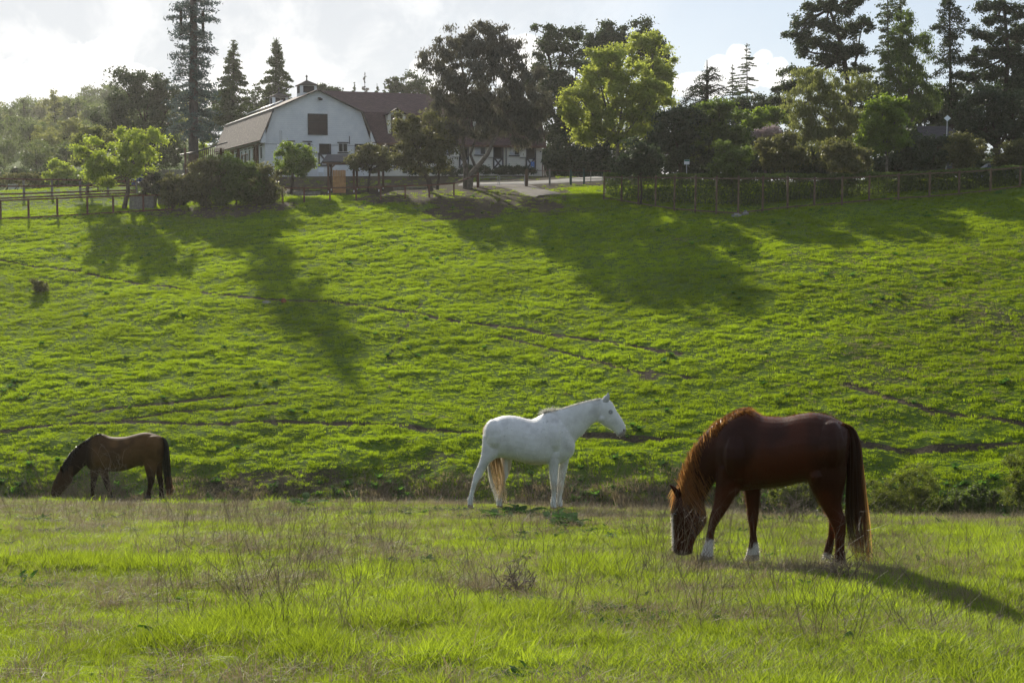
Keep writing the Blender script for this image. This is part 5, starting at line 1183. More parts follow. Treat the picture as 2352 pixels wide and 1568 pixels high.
# parked car behind shrubs
cg = ground_at(2281, 114); car = thing('parked_car', 'dark blue parked car mostly hidden between two round shrubs at the right', 'car', cg)
M_CAR = plain('dark_blue_car_paint', (.015, .03, .07), .25, .1, 3, spec=.6)
def carbody():
    prof = [(-2.1, .35), (-2.15, .75), (-1.9, .9), (-1.1, .98), (-.5, 1.38), (.9, 1.42), (1.6, 1.0), (2.1, .92), (2.15, .4)]; V = []; F = []
    for y, k in ((-.82, .96), (-.86, 1), (.86, 1), (.82, .96)):
        for x, z in prof: V.append(cg + Vector((x, y * (1 if z < 1.1 else .8), z if k == 1 else .35 + (z - .35) * k)))
    n_ = len(prof)
    for r_ in range(3):
        for i in range(n_ - 1): a = r_ * n_ + i; F.append((a, a + 1, a + n_ + 1, a + n_))
        F.append((r_ * n_ + n_ - 1, r_ * n_, (r_ + 1) * n_, (r_ + 1) * n_ + n_ - 1))
    F.append(tuple(range(n_ - 1, -1, -1))); F.append(tuple(range(3 * n_, 4 * n_))); return V, F
mk('body', *carbody(), M_CAR, car)
for a, b in ((-.95, -.05), (.05, .9)): MB().beam(cg + Vector((a, -.77, 1.16)), cg + Vector((b, -.77, 1.16)), .03, .26).build('window', M_GLASS, car)
for x in (-1.35, 1.35):
    for y in (-.86, .86): w = MB().tube([cg + Vector((x, y - .1, .33)), cg + Vector((x, y + .1, .33))], .33, 16).build('wheel', M_DARK, car); MB().tube([cg + Vector((x, y - .115, .33)), cg + Vector((x, y + .115, .33))], .18, 10).build('rim', M_GALV, w)
# ------------------------------------------------------------------ trees, shrubs, hedge
BARK = plain('bark', (.095, .075, .058), .9, .35, 5, .6, .1); BARKG = plain('pale_grey_bark', (.13, .11, .09), .9, .35, 4, .5, .1); BARKD = plain('dark_bark', (.05, .038, .030), .95, .35, 5, .6, .1)
L_LIME = leafmat('lime_spring_leaves', (.065, .10, .012), (.14, .18, .025), (.46, .56, .05), .55)
L_PLANE = leafmat('plane_tree_leaves', (.085, .11, .018), (.17, .195, .036), (.48, .54, .075), .54)
L_BRIGHT = leafmat('bright_green_leaves', (.040, .072, .011), (.090, .130, .018), (.27, .38, .028), .5)
L_MID = leafmat('mid_green_leaves', (.030, .050, .012), (.07, .095, .020), (.18, .26, .03), .42)
L_OLIVE = leafmat('olive_bush_leaves', (.038, .042, .018), (.085, .085, .034), (.20, .20, .05), .42)
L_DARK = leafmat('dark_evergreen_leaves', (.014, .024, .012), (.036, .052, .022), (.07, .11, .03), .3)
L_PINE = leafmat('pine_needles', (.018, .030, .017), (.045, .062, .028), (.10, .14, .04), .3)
L_BLUE = leafmat('blue_green_artificial_needles', (.035, .060, .055), (.085, .12, .115), (.10, .15, .13), .25)
L_EUC = leafmat('eucalyptus_leaves', (.030, .034, .032), (.072, .074, .064), (.17, .16, .085), .34)
L_BIRCH = leafmat('pale_birch_leaves', (.055, .065, .022), (.12, .13, .045), (.30, .33, .08), .5)
L_FIR = leafmat('redwood_needles', (.020, .035, .016), (.050, .070, .026), (.12, .17, .04), .32)
L_BARE = leafmat('thin_brown_twigs', (.05, .045, .035), (.10, .09, .07), (.12, .11, .07), .25)
L_FAR = leafmat('distant_leaves', (.035, .055, .022), (.080, .105, .038), (.20, .26, .06), .4)
L_FARY = leafmat('distant_yellow_leaves', (.07, .085, .025), (.15, .16, .045), (.36, .38, .08), .45)

def cards(C, size, r, droop=0.0, asp=.55):
    """one small leaf-shaped quad per centre"""
    n = len(C); a = r.normal(0, 1, (n, 3)); a[:, 2] -= droop * 3; a /= np.linalg.norm(a, axis=1)[:, None]
    b = np.cross(a, r.normal(0, 1, (n, 3))); b /= np.linalg.norm(b, axis=1)[:, None] + 1e-6
    s = (size * (.55 + .9 * r.random(n)))[:, None] * .5
    V = np.stack([C - a * s, C + b * s * asp, C + a * s, C - b * s * asp], 1).reshape(-1, 3)
    return V, np.arange(4 * n).reshape(n, 4)
def crown(blobs, n, r, clump, fill=.5):
    """leaf centres gathered in clumps over and inside ellipsoids (cx, cy, cz, rx, ry, rz)"""
    vol = np.array([(b[3] * b[5])**.9 for b in blobs]); out = []; subs = []
    for b, v in zip(blobs, vol / vol.sum()):
        m = max(6, int(n * v)); K = max(5, int(1.5 * (b[3] * b[5] + b[3] * b[4]) / (clump * clump)))
        d = r.normal(0, 1, (K, 3)); d /= np.linalg.norm(d, axis=1)[:, None]; rad = (fill + (1 - fill) * r.random(K)**.6)[:, None]
        c = np.array(b[:3]) + d * rad * np.array(b[3:6]); subs.append(c)
        k = r.integers(0, K, m); cs = clump * (.5 + .8 * r.random(K))
        g = r.normal(0, .48, (m, 3)) * cs[k][:, None] * np.array([1, 1, .72]); out.append(c[k] + g)
    return np.concatenate(out), subs
TREES = []
def place(name, label, cat, u, D, group=None):
    g = ground_at(u, D); return thing(name, label, cat, g, group), g
def limb(mb, p, q, r0, r1, rr, sag=.12, n=5):
    p = Vector(p); q = Vector(q); L = (q - p).length; side = Vector((rr.gauss(0, 1), rr.gauss(0, 1), rr.gauss(0, .4))) * L * sag * .6; pts = []; rad = []
    for i in range(n):
        t = i / (n - 1); pts.append(p.lerp(q, t) + side * math.sin(math.pi * t) * .5 - Vector((0, 0, 0)) ); rad.append(r0 + (r1 - r0) * t)
    mb.tube(pts, rad, 5, False); return pts
def tree(name, label, u, D, blobs, mat, n, leaf=.2, clump=.7, seed=0, trunk=.22, bark=BARK, fork=None, depth=.8, droop=0.0, group=None, cat='tree', fill=.5, asp=.55, twigs=2, trunks=None, dd=0, grow=1.12):
    """blobs = (u, v, ru, rv[, extra depth]) on the survey; real size follows from the distance"""
    root, g = place(name, label, cat, u, D, group); r = np.random.default_rng(seed + 50); rr = random.Random(seed)
    B = []
    for b in blobs:
        d = D + (b[4] if len(b) > 4 else 0) + dd; p = UV(b[0], b[1], d); rx = grow * b[2] / FOC * d; rz = grow * b[3] / FOC * d; B.append((p.x, p.y + rr.uniform(-.3, .3) * rx, p.z, rx, rx * depth, rz))
    C, subs = crown(B, int(n * 1.1), r, clump, fill); V, F = cards(C, leaf * 1.22, r, droop, asp)
    tint = np.clip(.5 + .28 * r.normal(0, 1, len(C)), 0, 1)
    mk('crown', V, F, mat, root, attrs={'tint': np.repeat(tint, 4)})
    mb = MB(); cz = min(b[2] - b[5] * .5 for b in B); cx = sum(b[0] for b in B) / len(B)
    if fork: fk = UV(fork[0], fork[1], D)
    else: fk = Vector((g.x * .6 + cx * .4, g.y, g.z + max(.3, (cz - g.z)) * .9))
    starts = []
    if trunks:
        for tr_ in trunks:
            pts = [g - Vector((0, 0, .2))] if True else []
            pts = [Vector((UV(a, b_, D).x, D + dz, UV(a, b_, D).z)) for a, b_, dz in tr_[0]]; pts[0].z -= .3
            rad = [tr_[1] * (1 - .62 * i / (len(pts) - 1)) for i in range(len(pts))]; mb.tube(pts, rad, 7, False); starts.append((pts[-1], rad[-1])); starts.append((pts[len(pts) // 2], rad[len(pts) // 2] * .7))
    else:
        mid = g.lerp(fk, .5) + Vector((rr.gauss(0, .04), 0, 0)) * (fk - g).length
        mb.tube([g - Vector((0, 0, .3)), g + Vector((0, 0, .15)), mid, fk], [trunk * 1.35, trunk * 1.05, trunk * .85, trunk * .7], 8, False); starts.append((fk, trunk * .6))
    for b, sc_ in zip(B, subs):
        c = Vector(b[:3]); st = min(starts, key=lambda s: (s[0] - c).length); pts = limb(mb, st[0], c, st[1], trunk * .2, rr)
        for k in range(twigs * 2):
            q = Vector(sc_[rr.randrange(len(sc_))]); limb(mb, pts[rr.choice([2, 3, 4])], q, trunk * .18, .012, rr, .15, 4)
    mb.build('trunk', bark, root, smooth=True); TREES.append(root); return root

def conifer(name, label, u, D, vtop, rad, mat, n, seed=0, leaf=.25, trunk=.3, bark=BARKD, vbot=None, prof=None, spacing=.55, droop=.25, group=None, whorl=6, width=.28, flat=False, gaps=.15, up=.0, trunk_top=None, lean=0, asp=.4):
    """prof(t) = branch length as a share of rad at height share t (0 bottom, 1 top)"""
    root, g = place(name, label, 'tree', u, D, group); r = np.random.default_rng(seed + 900); rr = random.Random(seed)
    top = UV(u + lean, vtop, D); zb = UV(u, vbot, D).z if vbot else g.z + .6; R_ = rad / FOC * D; prof = prof or (lambda t: (1 - t)**.8)
    H = top.z - zb; nb = int(H / spacing) * whorl; mb = MB(); Cs = []
    ax = lambda z: Vector((g.x + (top.x - g.x) * (z - g.z) / (top.z - g.z), D, z))
    hs_ = np.linspace(0, 1, nb); wts = np.array([max(.03, prof(t)) for t in hs_]); per = n * wts / wts.sum()
    for i in range(nb):
        t = hs_[i] + rr.gauss(0, .25) / nb * whorl; t = min(max(t, 0), .995)
        if rr.random() < gaps: continue
        L = R_ * prof(t) * rr.uniform(.68, 1.12); a = rr.random() * 6.283; z = zb + H * t; p = ax(z); m = max(2, int(per[i]))
        dx, dy = math.cos(a), math.sin(a); q = r.random(m)**.75
        dz = -droop * L * q**1.3 + up * L * q
        c = np.stack([p.x + dx * L * q, p.y + dy * L * q, p.z + dz], -1)
        wv = width * (1.15 - .75 * q)[:, None] * (R_ * .22 + .25)
        c += r.normal(0, .5, (m, 3)) * wv * np.array([1, 1, .22 if flat else .6]) - np.array([0, 0, .12]) * r.random((m, 1)) * (0 if flat else 1)
        Cs.append(c)
        if L > .5: mb.tube([p, p + Vector((dx * L * .5, dy * L * .5, -droop * L * .35 + up * L * .5)), p + Vector((dx * L * .95, dy * L * .95, -droop * L * .9 + up * L))], [trunk * .13 * (1 - t * .6) + .012, .022, .008], 4, False)
    C = np.concatenate(Cs); V, F = cards(C, leaf, r, .15, asp); tint = np.clip(.5 + .25 * r.normal(0, 1, len(C)), 0, 1)
    mk('foliage', V, F, mat, root, attrs={'tint': np.repeat(tint, 4)})
    mb.tube([g - Vector((0, 0, .3)), ax(g.z + H * .3), ax(g.z + H * .7), top], [trunk * 1.1, trunk * .85, trunk * .5, .03 if trunk_top is None else trunk_top], 9, False)
    mb.build('trunk', bark, root, smooth=True); return root

# ---- the tall pole-like conifer (a mast dressed as a tree)
def monopine():
    root, g = place('pole_conifer', 'very tall blue-green pole-like conifer with a thick straight trunk left of the barn', 'tree', 449, 143)
    rr = random.Random(4); r = np.random.default_rng(4); D = 143; top = UV(444, -62, D); zb = UV(449, 305, D).z; H = top.z - zb; mb = MB(); Cs = []; z = zb
    while z < top.z - .3:
        t = (z - zb) / H
        for k in range(3 if t > .12 else 4):
            a = rr.random() * 6.283
            R_ = (2.3 + .55 * math.sin(t * 9 + 1) * .3) * (1.12 if t < .12 else 1) * (1 if t < .86 else max(.25, (1.02 - t) / .16)); L = R_ * rr.uniform(.72, 1.15)
            dx, dy = math.cos(a), math.sin(a); dr = rr.uniform(-.02, .16) + (.22 if t < .1 else 0); m = int(88 * L / 2.2)
            q = .18 + .82 * r.random(m)**.8
            c = np.stack([g.x + (top.x - g.x) * t * .9 + dx * L * q, g.y + dy * L * q, z - dr * L * q**1.5 + 0 * q], -1) + r.normal(0, 1, (m, 3)) * np.array([.16, .16, .12]) * (.75 + .5 * q)[:, None]
            Cs.append(c); p = Vector((g.x + (top.x - g.x) * t * .9, g.y, z)); mb.tube([p, p + Vector((dx * L * .9, dy * L * .9, -dr * L * .8))], [.04, .015], 4, False)
        z += rr.uniform(.20, .34)
    C = np.concatenate(Cs); V, F = cards(C, .30, r, .0, .36); tint = np.clip(.5 + .3 * r.normal(0, 1, len(C)), 0, 1)
    mk('foliage', V, F, L_BLUE, root, attrs={'tint': np.repeat(tint, 4)})
    mb.build('branches', BARKD, root, smooth=True)
    MB().tube([g - Vector((0, 0, .3)), g + Vector((0, 0, .2)), g.lerp(top, .5), top], [.56, .53, .42, .30], 16, False).build('trunk', plain('grey_brown_mast_bark', (.085, .072, .068), .9, .25, 3, .5, .1, stretch=(3, 3, .5)), root, smooth=True)
    for s_ in (-1, 1):                                              # antenna panels half hidden among the branches
        p = UV(444 + s_ * 25, 55, D); MB().beam((p.x, D - .6, p.z - 1.2), (p.x, D - .6, p.z + 1.2), .26, .14, (0, 1, 0)).build('antenna_panel', BARKD, root)
    MB().beam(g + Vector((-.5, -.7, 0)), g + Vector((-.5, -.7, 1.7)), .7, .4, (0, 1, 0)).build('equipment_cabinet', M_GREY, root)
monopine()

# ---- left of the barn
tree('lime_tree', 'small spreading lime-green spring tree with a short trunk behind the paddock fence', 290, 122, [(212, 352, 32, 38), (240, 392, 36, 34), (290, 330, 38, 34), (350, 318, 33, 16), (322, 360, 42, 34), (270, 372, 38, 36), (240, 420, 18, 12), (205, 380, 22, 26), (300, 392, 30, 14)], L_LIME, 15000, .17, .55, 1, .2, fork=(291, 398), fill=.35)
tree('pale_tree', 'paler green tree rising behind the lime-green tree', 205, 135, [(200, 325, 32, 30), (232, 310, 26, 24), (185, 350, 20, 25)], L_BIRCH, 5000, .2, .6, 2, .15)
tree('round_pine', 'big rounded dark pine behind the lime tree and left of the tall pole-like conifer', 350, 165, [(298, 208, 48, 42), (345, 208, 45, 42), (255, 265, 34, 44), (315, 262, 70, 52), (388, 225, 28, 38), (375, 295, 45, 58), (285, 310, 50, 40), (350, 350, 60, 45), (255, 320, 34, 30)], L_PINE, 26000, .26, .9, 3, .4, BARKD)
conifer('redwood', 'pointed dark redwood just right of the tall pole-like conifer', 537, 187, 92, 60, L_FIR, 19000, 5, .34, .35, prof=lambda t: min(1, 1.75 * (1 - t))**.9 * (.85 + .15 * math.sin(t * 25)), vbot=330, spacing=.5, width=.5, droop=.15, gaps=.05)
conifer('redwood', 'pointed dark redwood standing right behind the barn roof and its small cupola', 635, 190, 86, 62, L_FIR, 20000, 6, .34, .35, prof=lambda t: min(1, 1.75 * (1 - t))**.9 * (.85 + .15 * math.sin(t * 22 + 1)), vbot=330, spacing=.5, width=.5, droop=.15, gaps=.05)
tree('dark_tree', 'dark tree filling the gap between the two pointed redwoods', 590, 195, [(588, 235, 30, 32), (575, 265, 40, 30), (470, 280, 38, 45), (500, 240, 25, 35)], L_PINE, 9000, .28, .9, 7, .3, BARKD)
tree('small_far_tree', 'small rounded dark tree peeping over the roof right of the big cupola', 755, 215, [(752, 202, 24, 13), (765, 210, 16, 10)], L_PINE, 2500, .28, .7, 8, .2, BARKD)
for i, (u, vt, rd, lbl) in enumerate(((838, 166, 17, 'tallest of the thin see-through conifers above the barn wing ridge'), (814, 190, 10, 'short thin conifer left of the tallest see-through one above the ridge'), (866, 192, 12, 'short thin conifer right of the tallest see-through one above the ridge'), (884, 186, 16, 'bushier conifer above the wing ridge next to the round far trees'))):
    conifer('thin_conifer', lbl, u, 225, vt, rd, L_FIR if i != 0 else L_BARE, 900 + 300 * (i in (0, 3)), 20 + i, .26, .14, vbot=235, spacing=.6, width=.2, droop=.05, up=.15, group='thin far conifers over the barn roof')
tree('far_tree', 'roundish far tree above the wing ridge left of the eucalyptus', 906, 220, [(902, 196, 18, 16), (915, 205, 16, 12)], L_FIR, 2500, .28, .6, 24, .18, BARKD)
tree('far_tree', 'taller far tree above the wing ridge touching the eucalyptus crown', 945, 218, [(942, 188, 22, 20), (948, 208, 30, 18), (975, 200, 20, 18)], L_FIR, 3500, .28, .7, 25, .2, BARKD)
# olive thicket in front of the barn
for i, (u, D, bl, m, n, lbl) in enumerate((
    (400, 119, [(398, 440, 34, 34), (385, 425, 20, 20), (430, 425, 24, 26)], L_OLIVE, 7000, 'olive bush overlapping the grey board fence panel'),
    (470, 120, [(455, 420, 42, 46), (490, 398, 34, 32), (480, 440, 46, 34)], L_OLIVE, 14000, 'dark olive bush below the slatted shelter'),
    (545, 120, [(540, 398, 36, 32), (560, 420, 48, 42), (535, 445, 46, 30)], L_MID, 13000, 'tallest dull green bush in the middle of the thicket before the barn'),
    (612, 120, [(600, 405, 30, 30), (620, 430, 34, 36), (590, 445, 40, 28)], L_OLIVE, 9000, 'reddish olive bush at the barn corner end of the thicket'))):
    tree('olive_bush', lbl, u, D, bl, m, n, .16, .5, 30 + i, .10, BARKD, group='bushes of the thicket before the barn', cat='bush', fill=.45)
tree('low_shrub', 'low green shrub at the foot of the pole-like conifer above the thicket', 520, 133, [(510, 372, 26, 20), (530, 382, 24, 16)], L_MID, 3500, .16, .4, 35, .06, cat='bush')
tree('sapling', 'bright lime sapling glowing between the tall conifer trunk and the shelter roof', 468, 147, [(470, 322, 10, 26), (464, 345, 9, 16), (474, 305, 6, 14)], L_LIME, 1800, .18, .35, 36, .06)
tree('brown_shrub', 'brownish seeding shrub right of the lime tree and above the chest', 348, 122, [(345, 425, 24, 18), (355, 410, 14, 14), (330, 435, 18, 12)], L_BARE, 3500, .13, .35, 37, .05, cat='bush')
tree('dark_shrub', 'small dark conical shrub against the grey board fence panel', 362, 121.5, [(361, 424, 9, 22), (362, 440, 12, 14)], L_DARK, 2200, .13, .3, 38, .05, cat='bush')
tree('round_tree', 'small rounded bright green tree standing right in front of the barn gable', 672, 127, [(662, 348, 20, 24), (697, 346, 20, 22), (680, 372, 40, 24), (676, 388, 34, 14), (706, 372, 16, 20), (650, 370, 16, 22)], L_BRIGHT, 12000, .15, .42, 40, .17, BARKD, fork=(672, 400))
tree('crepe_shrub', 'rounded green shrub with pale sunlit tips over the gateway roof', 848, 126, [(835, 352, 22, 18), (865, 358, 30, 20), (820, 370, 22, 18), (850, 376, 42, 18), (880, 370, 16, 18)], L_OLIVE, 11000, .15, .4, 41, .11, BARKD, fork=(850, 392))
tree('young_tree', 'spindly young tree with a thin pale stem below the round bright tree', 694, 123, [(695, 392, 12, 8), (690, 404, 6, 6)], L_MID, 700, .13, .3, 42, .03, BARKG)
tree('leaning_pine', 'bushy dark pine on a leaning trunk in front of the barn wing', 990, 124, [(932, 285, 26, 30), (958, 335, 56, 36), (995, 300, 32, 38), (985, 370, 48, 30), (922, 358, 26, 22), (1015, 340, 30, 30), (945, 310, 40, 28)], L_OLIVE, 19000, .17, .55, 43, .2, BARKD, trunks=[([(990, 432, 0), (984, 412, 0), (972, 392, 0), (962, 372, 0), (958, 345, 0)], .26), ([(1004, 428, .3), (1008, 400, .3), (1004, 375, .3)], .14)])
tree('eucalyptus', 'big grey-green eucalyptus with drooping crown and forked trunks in front of the wing', 1080, 127, [(1058, 105, 44, 36), (1102, 82, 30, 28), (1128, 98, 40, 34), (1012, 155, 38, 42), (1168, 140, 40, 44), (1100, 175, 74, 56), (1205, 200, 40, 52), (1040, 225, 52, 52), (1005, 295, 30, 34), (1085, 278, 66, 40), (1175, 272, 60, 44), (1232, 280, 34, 36), (1140, 235, 60, 50), (1215, 245, 44, 40), (1045, 318, 26, 18), (1195, 330, 14, 12), (1228, 322, 18, 14)], L_EUC, 60000, .24, .62, 44, .26, BARKG, droop=.8, asp=.3, fill=.3, grow=1.2, trunks=[([(1078, 430, 0), (1082, 400, 0), (1100, 380, -.2), (1120, 355, -.3), (1140, 310, -.2), (1160, 260, 0)], .30), ([(1068, 428, .3), (1070, 390, .3), (1062, 345, .4), (1064, 300, .4), (1060, 230, .3)], .26), ([(1096, 386, 0), (1080, 355, .2), (1092, 320, .3), (1098, 250, .2)], .16)])
# ---- middle, behind the drive
tree('tall_pine', 'tall dense dark pine right of the eucalyptus', 1310, 158, [(1252, 78, 26, 22), (1298, 98, 42, 38), (1262, 140, 42, 44), (1315, 175, 48, 48), (1285, 240, 56, 56), (1250, 200, 40, 46), (1300, 290, 55, 40), (1330, 240, 45, 55)], L_PINE, 24000, .26, .8, 50, .4, BARKD)
tree('tall_pine', 'dark pine top standing behind the bright plane tree, left one', 1392, 166, [(1372, 100, 28, 26), (1408, 76, 28, 24), (1400, 110, 40, 34), (1360, 140, 30, 30), (1385, 150, 40, 40)], L_PINE, 11000, .26, .8, 51, .35, BARKD)
tree('tall_pine', 'dark pine top standing behind the bright plane tree, right one', 1478, 168, [(1478, 68, 26, 22), (1500, 92, 26, 22), (1462, 100, 26, 26), (1495, 125, 34, 30), (1512, 150, 26, 26)], L_PINE, 9500, .26, .8, 52, .35, BARKD)
tree('plane_tree', 'broad yellow-green plane tree glowing in the sun above the drive', 1416, 126, [(1372, 148, 40, 36), (1420, 150, 42, 40), (1340, 235, 46, 40), (1392, 215, 62, 56), (1455, 205, 52, 56), (1500, 225, 36, 50), (1480, 280, 48, 38), (1420, 285, 60, 40), (1345, 285, 36, 34), (1365, 315, 26, 18), (1312, 262, 26, 24), (1430, 322, 34, 16)], L_PLANE, 42000, .20, .62, 53, .22, BARKG, fork=(1419, 330), fill=.4)
tree('plane_tree', 'taller yellow-green tree behind and right of the broad plane tree', 1492, 142, [(1470, 120, 38, 32), (1495, 105, 26, 22), (1520, 150, 26, 34), (1530, 205, 24, 40), (1505, 190, 34, 44)], L_PLANE, 15000, .21, .62, 54, .22, BARKG)
def cedar(u, D, label, seed, tiers, mat=L_DARK):
    root, g = place('cedar', label, 'tree', u, D); r = np.random.default_rng(seed); rr = random.Random(seed); mb = MB(); Cs = []; top = UV(u + 2, tiers[0][0] - 22, D)
    for v, ul, ur in tiers:
        for k in range(7):
            side = (ul, ur)[k % 2]; L = abs(side - u) / FOC * D * rr.uniform(.6, 1.05); sg = 1 if side > u else -1; a = rr.gauss(0, .75); z = UV(u, v, D).z + rr.gauss(0, .25)
            dx, dy = sg * math.cos(a), math.sin(a) * 1.0; m = int(150 * L / 3); q = r.random(m)**.7; zz = z + .22 * L * q - .42 * L * q**2.2
            C = np.stack([g.x + dx * L * q, g.y + dy * L * q, zz], -1) + r.normal(0, 1, (m, 3)) * np.array([.3, .35, .07]) * (1.1 - .5 * q)[:, None]; C[:, 2] -= .45 * r.random(m)**2; Cs.append(C)
            mb.tube([(g.x, g.y, z - .3), (g.x + dx * L * .5, g.y + dy * L * .5, z + .05 * L), (g.x + dx * L, g.y + dy * L, z - .2 * L)], [.09, .06, .015], 5, False)
    C = np.concatenate(Cs); V, F = cards(C, .22, r, .25, .4); mk('foliage', V, F, mat, root, attrs={'tint': np.repeat(np.clip(.5 + .25 * r.normal(0, 1, len(C)), 0, 1), 4)})
    mb.tube([g, g.lerp(top, .5), top], [.4, .28, .04], 8, False); mb.build('trunk', BARKD, root, smooth=True)
cedar(1622, 150, 'flat-layered dark cedar with drooping arms right of the yellow-green trees', 60, [(160, 1610, 1640), (178, 1590, 1660), (196, 1555, 1690), (212, 1545, 1695), (232, 1530, 1720), (252, 1540, 1715), (275, 1520, 1730)])
conifer('thin_conifer', 'thin see-through conifer against the white cloud, right of the cedar', 1715, 172, 100, 42, L_FIR, 5200, 61, .22, .2, vbot=235, prof=lambda t: (1 - t)**.65, spacing=.5, width=.3, droop=.1, up=.0, gaps=.25, flat=True)
conifer('thin_conifer', 'shorter thin conifer between the cedar and the see-through conifer', 1682, 170, 150, 26, L_FIR, 2200, 62, .22, .15, vbot=240, spacing=.5, width=.3, droop=.1, gaps=.25, flat=True)
tree('oak', 'dark evergreen oak below the cedar, left part of the shaded mass', 1560, 119, [(1545, 300, 44, 44), (1575, 280, 36, 30), (1530, 345, 50, 36), (1590, 345, 46, 40)], L_DARK, 17000, .2, .6, 63, .2, BARKD)
tree('oak', 'dark evergreen oak in the middle of the shaded mass behind the hedge', 1640, 120, [(1630, 268, 48, 36), (1665, 295, 52, 44), (1625, 325, 50, 44), (1690, 340, 44, 40), (1650, 250, 26, 18)], L_MID, 19000, .2, .6, 64, .2, BARKD)
tree('flat_topped_tree', 'flat-topped dark tree low on the skyline under the white cloud', 1745, 152, [(1735, 238, 50, 14), (1775, 242, 34, 14), (1750, 262, 70, 20)], L_DARK, 9000, .22, .6, 65, .25, BARKD)
tree('low_bright_tree', 'low bright green tree catching the sun above a dark roof edge', 1755, 131, [(1730, 272, 26, 15), (1760, 262, 26, 16), (1790, 272, 20, 14), (1745, 285, 34, 10)], L_BRIGHT, 6000, .18, .4, 66, .15)
tree('pink_shrub', 'shrub covered in pale pink blossom below the low bright tree', 1765, 126, [(1768, 303, 24, 9), (1752, 308, 18, 8)], leafmat('pale_pink_blossom', (.25, .19, .19), (.45, .37, .36), (.4, .3, .3), .3), 2200, .13, .35, 67, .06, cat='bush')
# ---- right
tree('big_pine', 'big open pine with flat needle clumps on long bare limbs, tallest at right centre', 1945, 136, [(1885, 12, 44, 16), (1930, 22, 36, 18), (1848, 48, 32, 16), (1895, 58, 40, 18), (1950, 70, 36, 20), (1832, 82, 30, 16), (1880, 98, 46, 14), (1925, 112, 44, 16), (1985, 55, 24, 16), (1975, 118, 30, 16), (1905, 138, 50, 14), (1842, 118, 22, 10), (1825, 168, 36, 13), (1802, 205, 26, 12), (1850, 195, 40, 14), (1798, 232, 22, 14), (1965, 160, 36, 16), (1960, 0, 30, 14), (1900, -15, 40, 14)], L_PINE, 36000, .18, .5, 70, .3, BARKD, grow=1.06, fill=.2, twigs=3, trunks=[([(1948, 400, 0), (1950, 300, 0), (1948, 200, 0), (1938, 130, 0), (1922, 70, 0), (1905, 20, 0)], .34), ([(1948, 230, 0), (1965, 150, .3), (1980, 70, .4)], .15)])
conifer('tall_redwood', 'tall ragged redwood, left of the pair behind the feathery green birch', 2038, 143, -70, 50, L_FIR, 14000, 71, .22, .26, vbot=260, prof=lambda t: .45 + .4 * (1 - t) + .2 * math.sin(t * 19), spacing=.55, width=.55, droop=.12, gaps=.35)
conifer('tall_redwood', 'tall ragged redwood, right of the pair behind the feathery green birch', 2068, 146, -90, 48, L_FIR, 13000, 72, .22, .26, vbot=260, prof=lambda t: .45 + .35 * (1 - t) + .2 * math.sin(t * 23 + 2), spacing=.55, width=.5, droop=.12, gaps=.4)
tree('weeping_birch', 'broad pale olive weeping birch in front of the big pine', 1905, 119, [(1862, 190, 42, 34), (1905, 205, 46, 34), (1835, 240, 36, 48), (1880, 262, 48, 52), (1935, 250, 48, 52), (1975, 205, 30, 36), (1855, 305, 36, 34), (1900, 322, 44, 34), (1960, 300, 40, 44)], L_BIRCH, 30000, .17, .5, 73, .2, BARKG, droop=1.0, asp=.35, fill=.3, trunks=[([(1940, 410, 0), (1925, 330, 0), (1912, 280, 0), (1915, 215, 0)], .2), ([(1932, 360, 0), (1950, 290, .2), (1960, 220, .2)], .12)])
tree('feathery_birch', 'tall feathery green birch between the redwoods and the dark pines', 2090, 131, [(2082, 52, 20, 26), (2075, 92, 34, 34), (2100, 120, 38, 40), (2060, 150, 36, 42), (2090, 195, 48, 46), (2045, 215, 34, 40), (2125, 215, 36, 46), (2080, 250, 50, 34)], L_MID, 24000, .19, .52, 74, .17, BARKG, droop=.8, asp=.35, fill=.3)
conifer('dark_redwood', 'dark ragged conifer with a bare upper trunk right of the feathery birch', 2180, 138, -60, 66, L_DARK, 19000, 75, .24, .28, vbot=280, prof=lambda t: (.5 + .5 * (1 - t)) * (.8 + .3 * math.sin(t * 21)), spacing=.5, width=.75, droop=.15, gaps=.25)
tree('right_pine', 'dark pine with a bent trunk near the right edge', 2305, 138, [(2262, 18, 24, 12), (2300, 12, 26, 14), (2335, 28, 28, 14), (2290, 45, 32, 14), (2248, 78, 22, 12), (2300, 85, 40, 16), (2345, 75, 28, 18), (2275, 118, 36, 16), (2320, 130, 40, 20), (2240, 142, 26, 14), (2285, 165, 40, 18), (2350, 150, 30, 24), (2225, 175, 24, 14), (2330, 185, 34, 20)], L_DARK, 28000, .18, .5, 76, .3, BARKD, grow=1.08, fill=.2, trunks=[([(2290, 330, 0), (2288, 260, 0), (2310, 205, 0), (2316, 130, 0), (2310, 60, 0), (2305, 10, 0)], .3)])
tree('edge_tree', 'dark tree cut by the right edge of the picture behind the bent pine', 2370, 142, [(2360, 90, 34, 40), (2380, 160, 44, 50), (2350, 215, 40, 40), (2400, 60, 30, 40)], L_DARK, 11000, .22, .6, 77, .3, BARKD)
tree('bright_tree', 'bright green sunlit tree in front of the tall redwoods', 2036, 109, [(2030, 240, 30, 20), (2062, 252, 28, 24), (2020, 280, 36, 30), (2058, 290, 34, 28), (2000, 315, 26, 22), (2035, 325, 40, 26), (2070, 320, 26, 22), (2015, 345, 30, 14)], L_BRIGHT, 19000, .16, .42, 78, .13, BARKG, fork=(2038, 355), fill=.4)
tree('dome_tree', 'huge dark dome-shaped evergreen at the right behind the hedge', 2285, 117, [(2235, 262, 40, 42), (2275, 245, 46, 36), (2325, 262, 44, 46), (2240, 310, 44, 30), (2300, 315, 70, 34), (2365, 290, 40, 50)], L_DARK, 24000, .18, .5, 79, .3, BARKD, fill=.6)
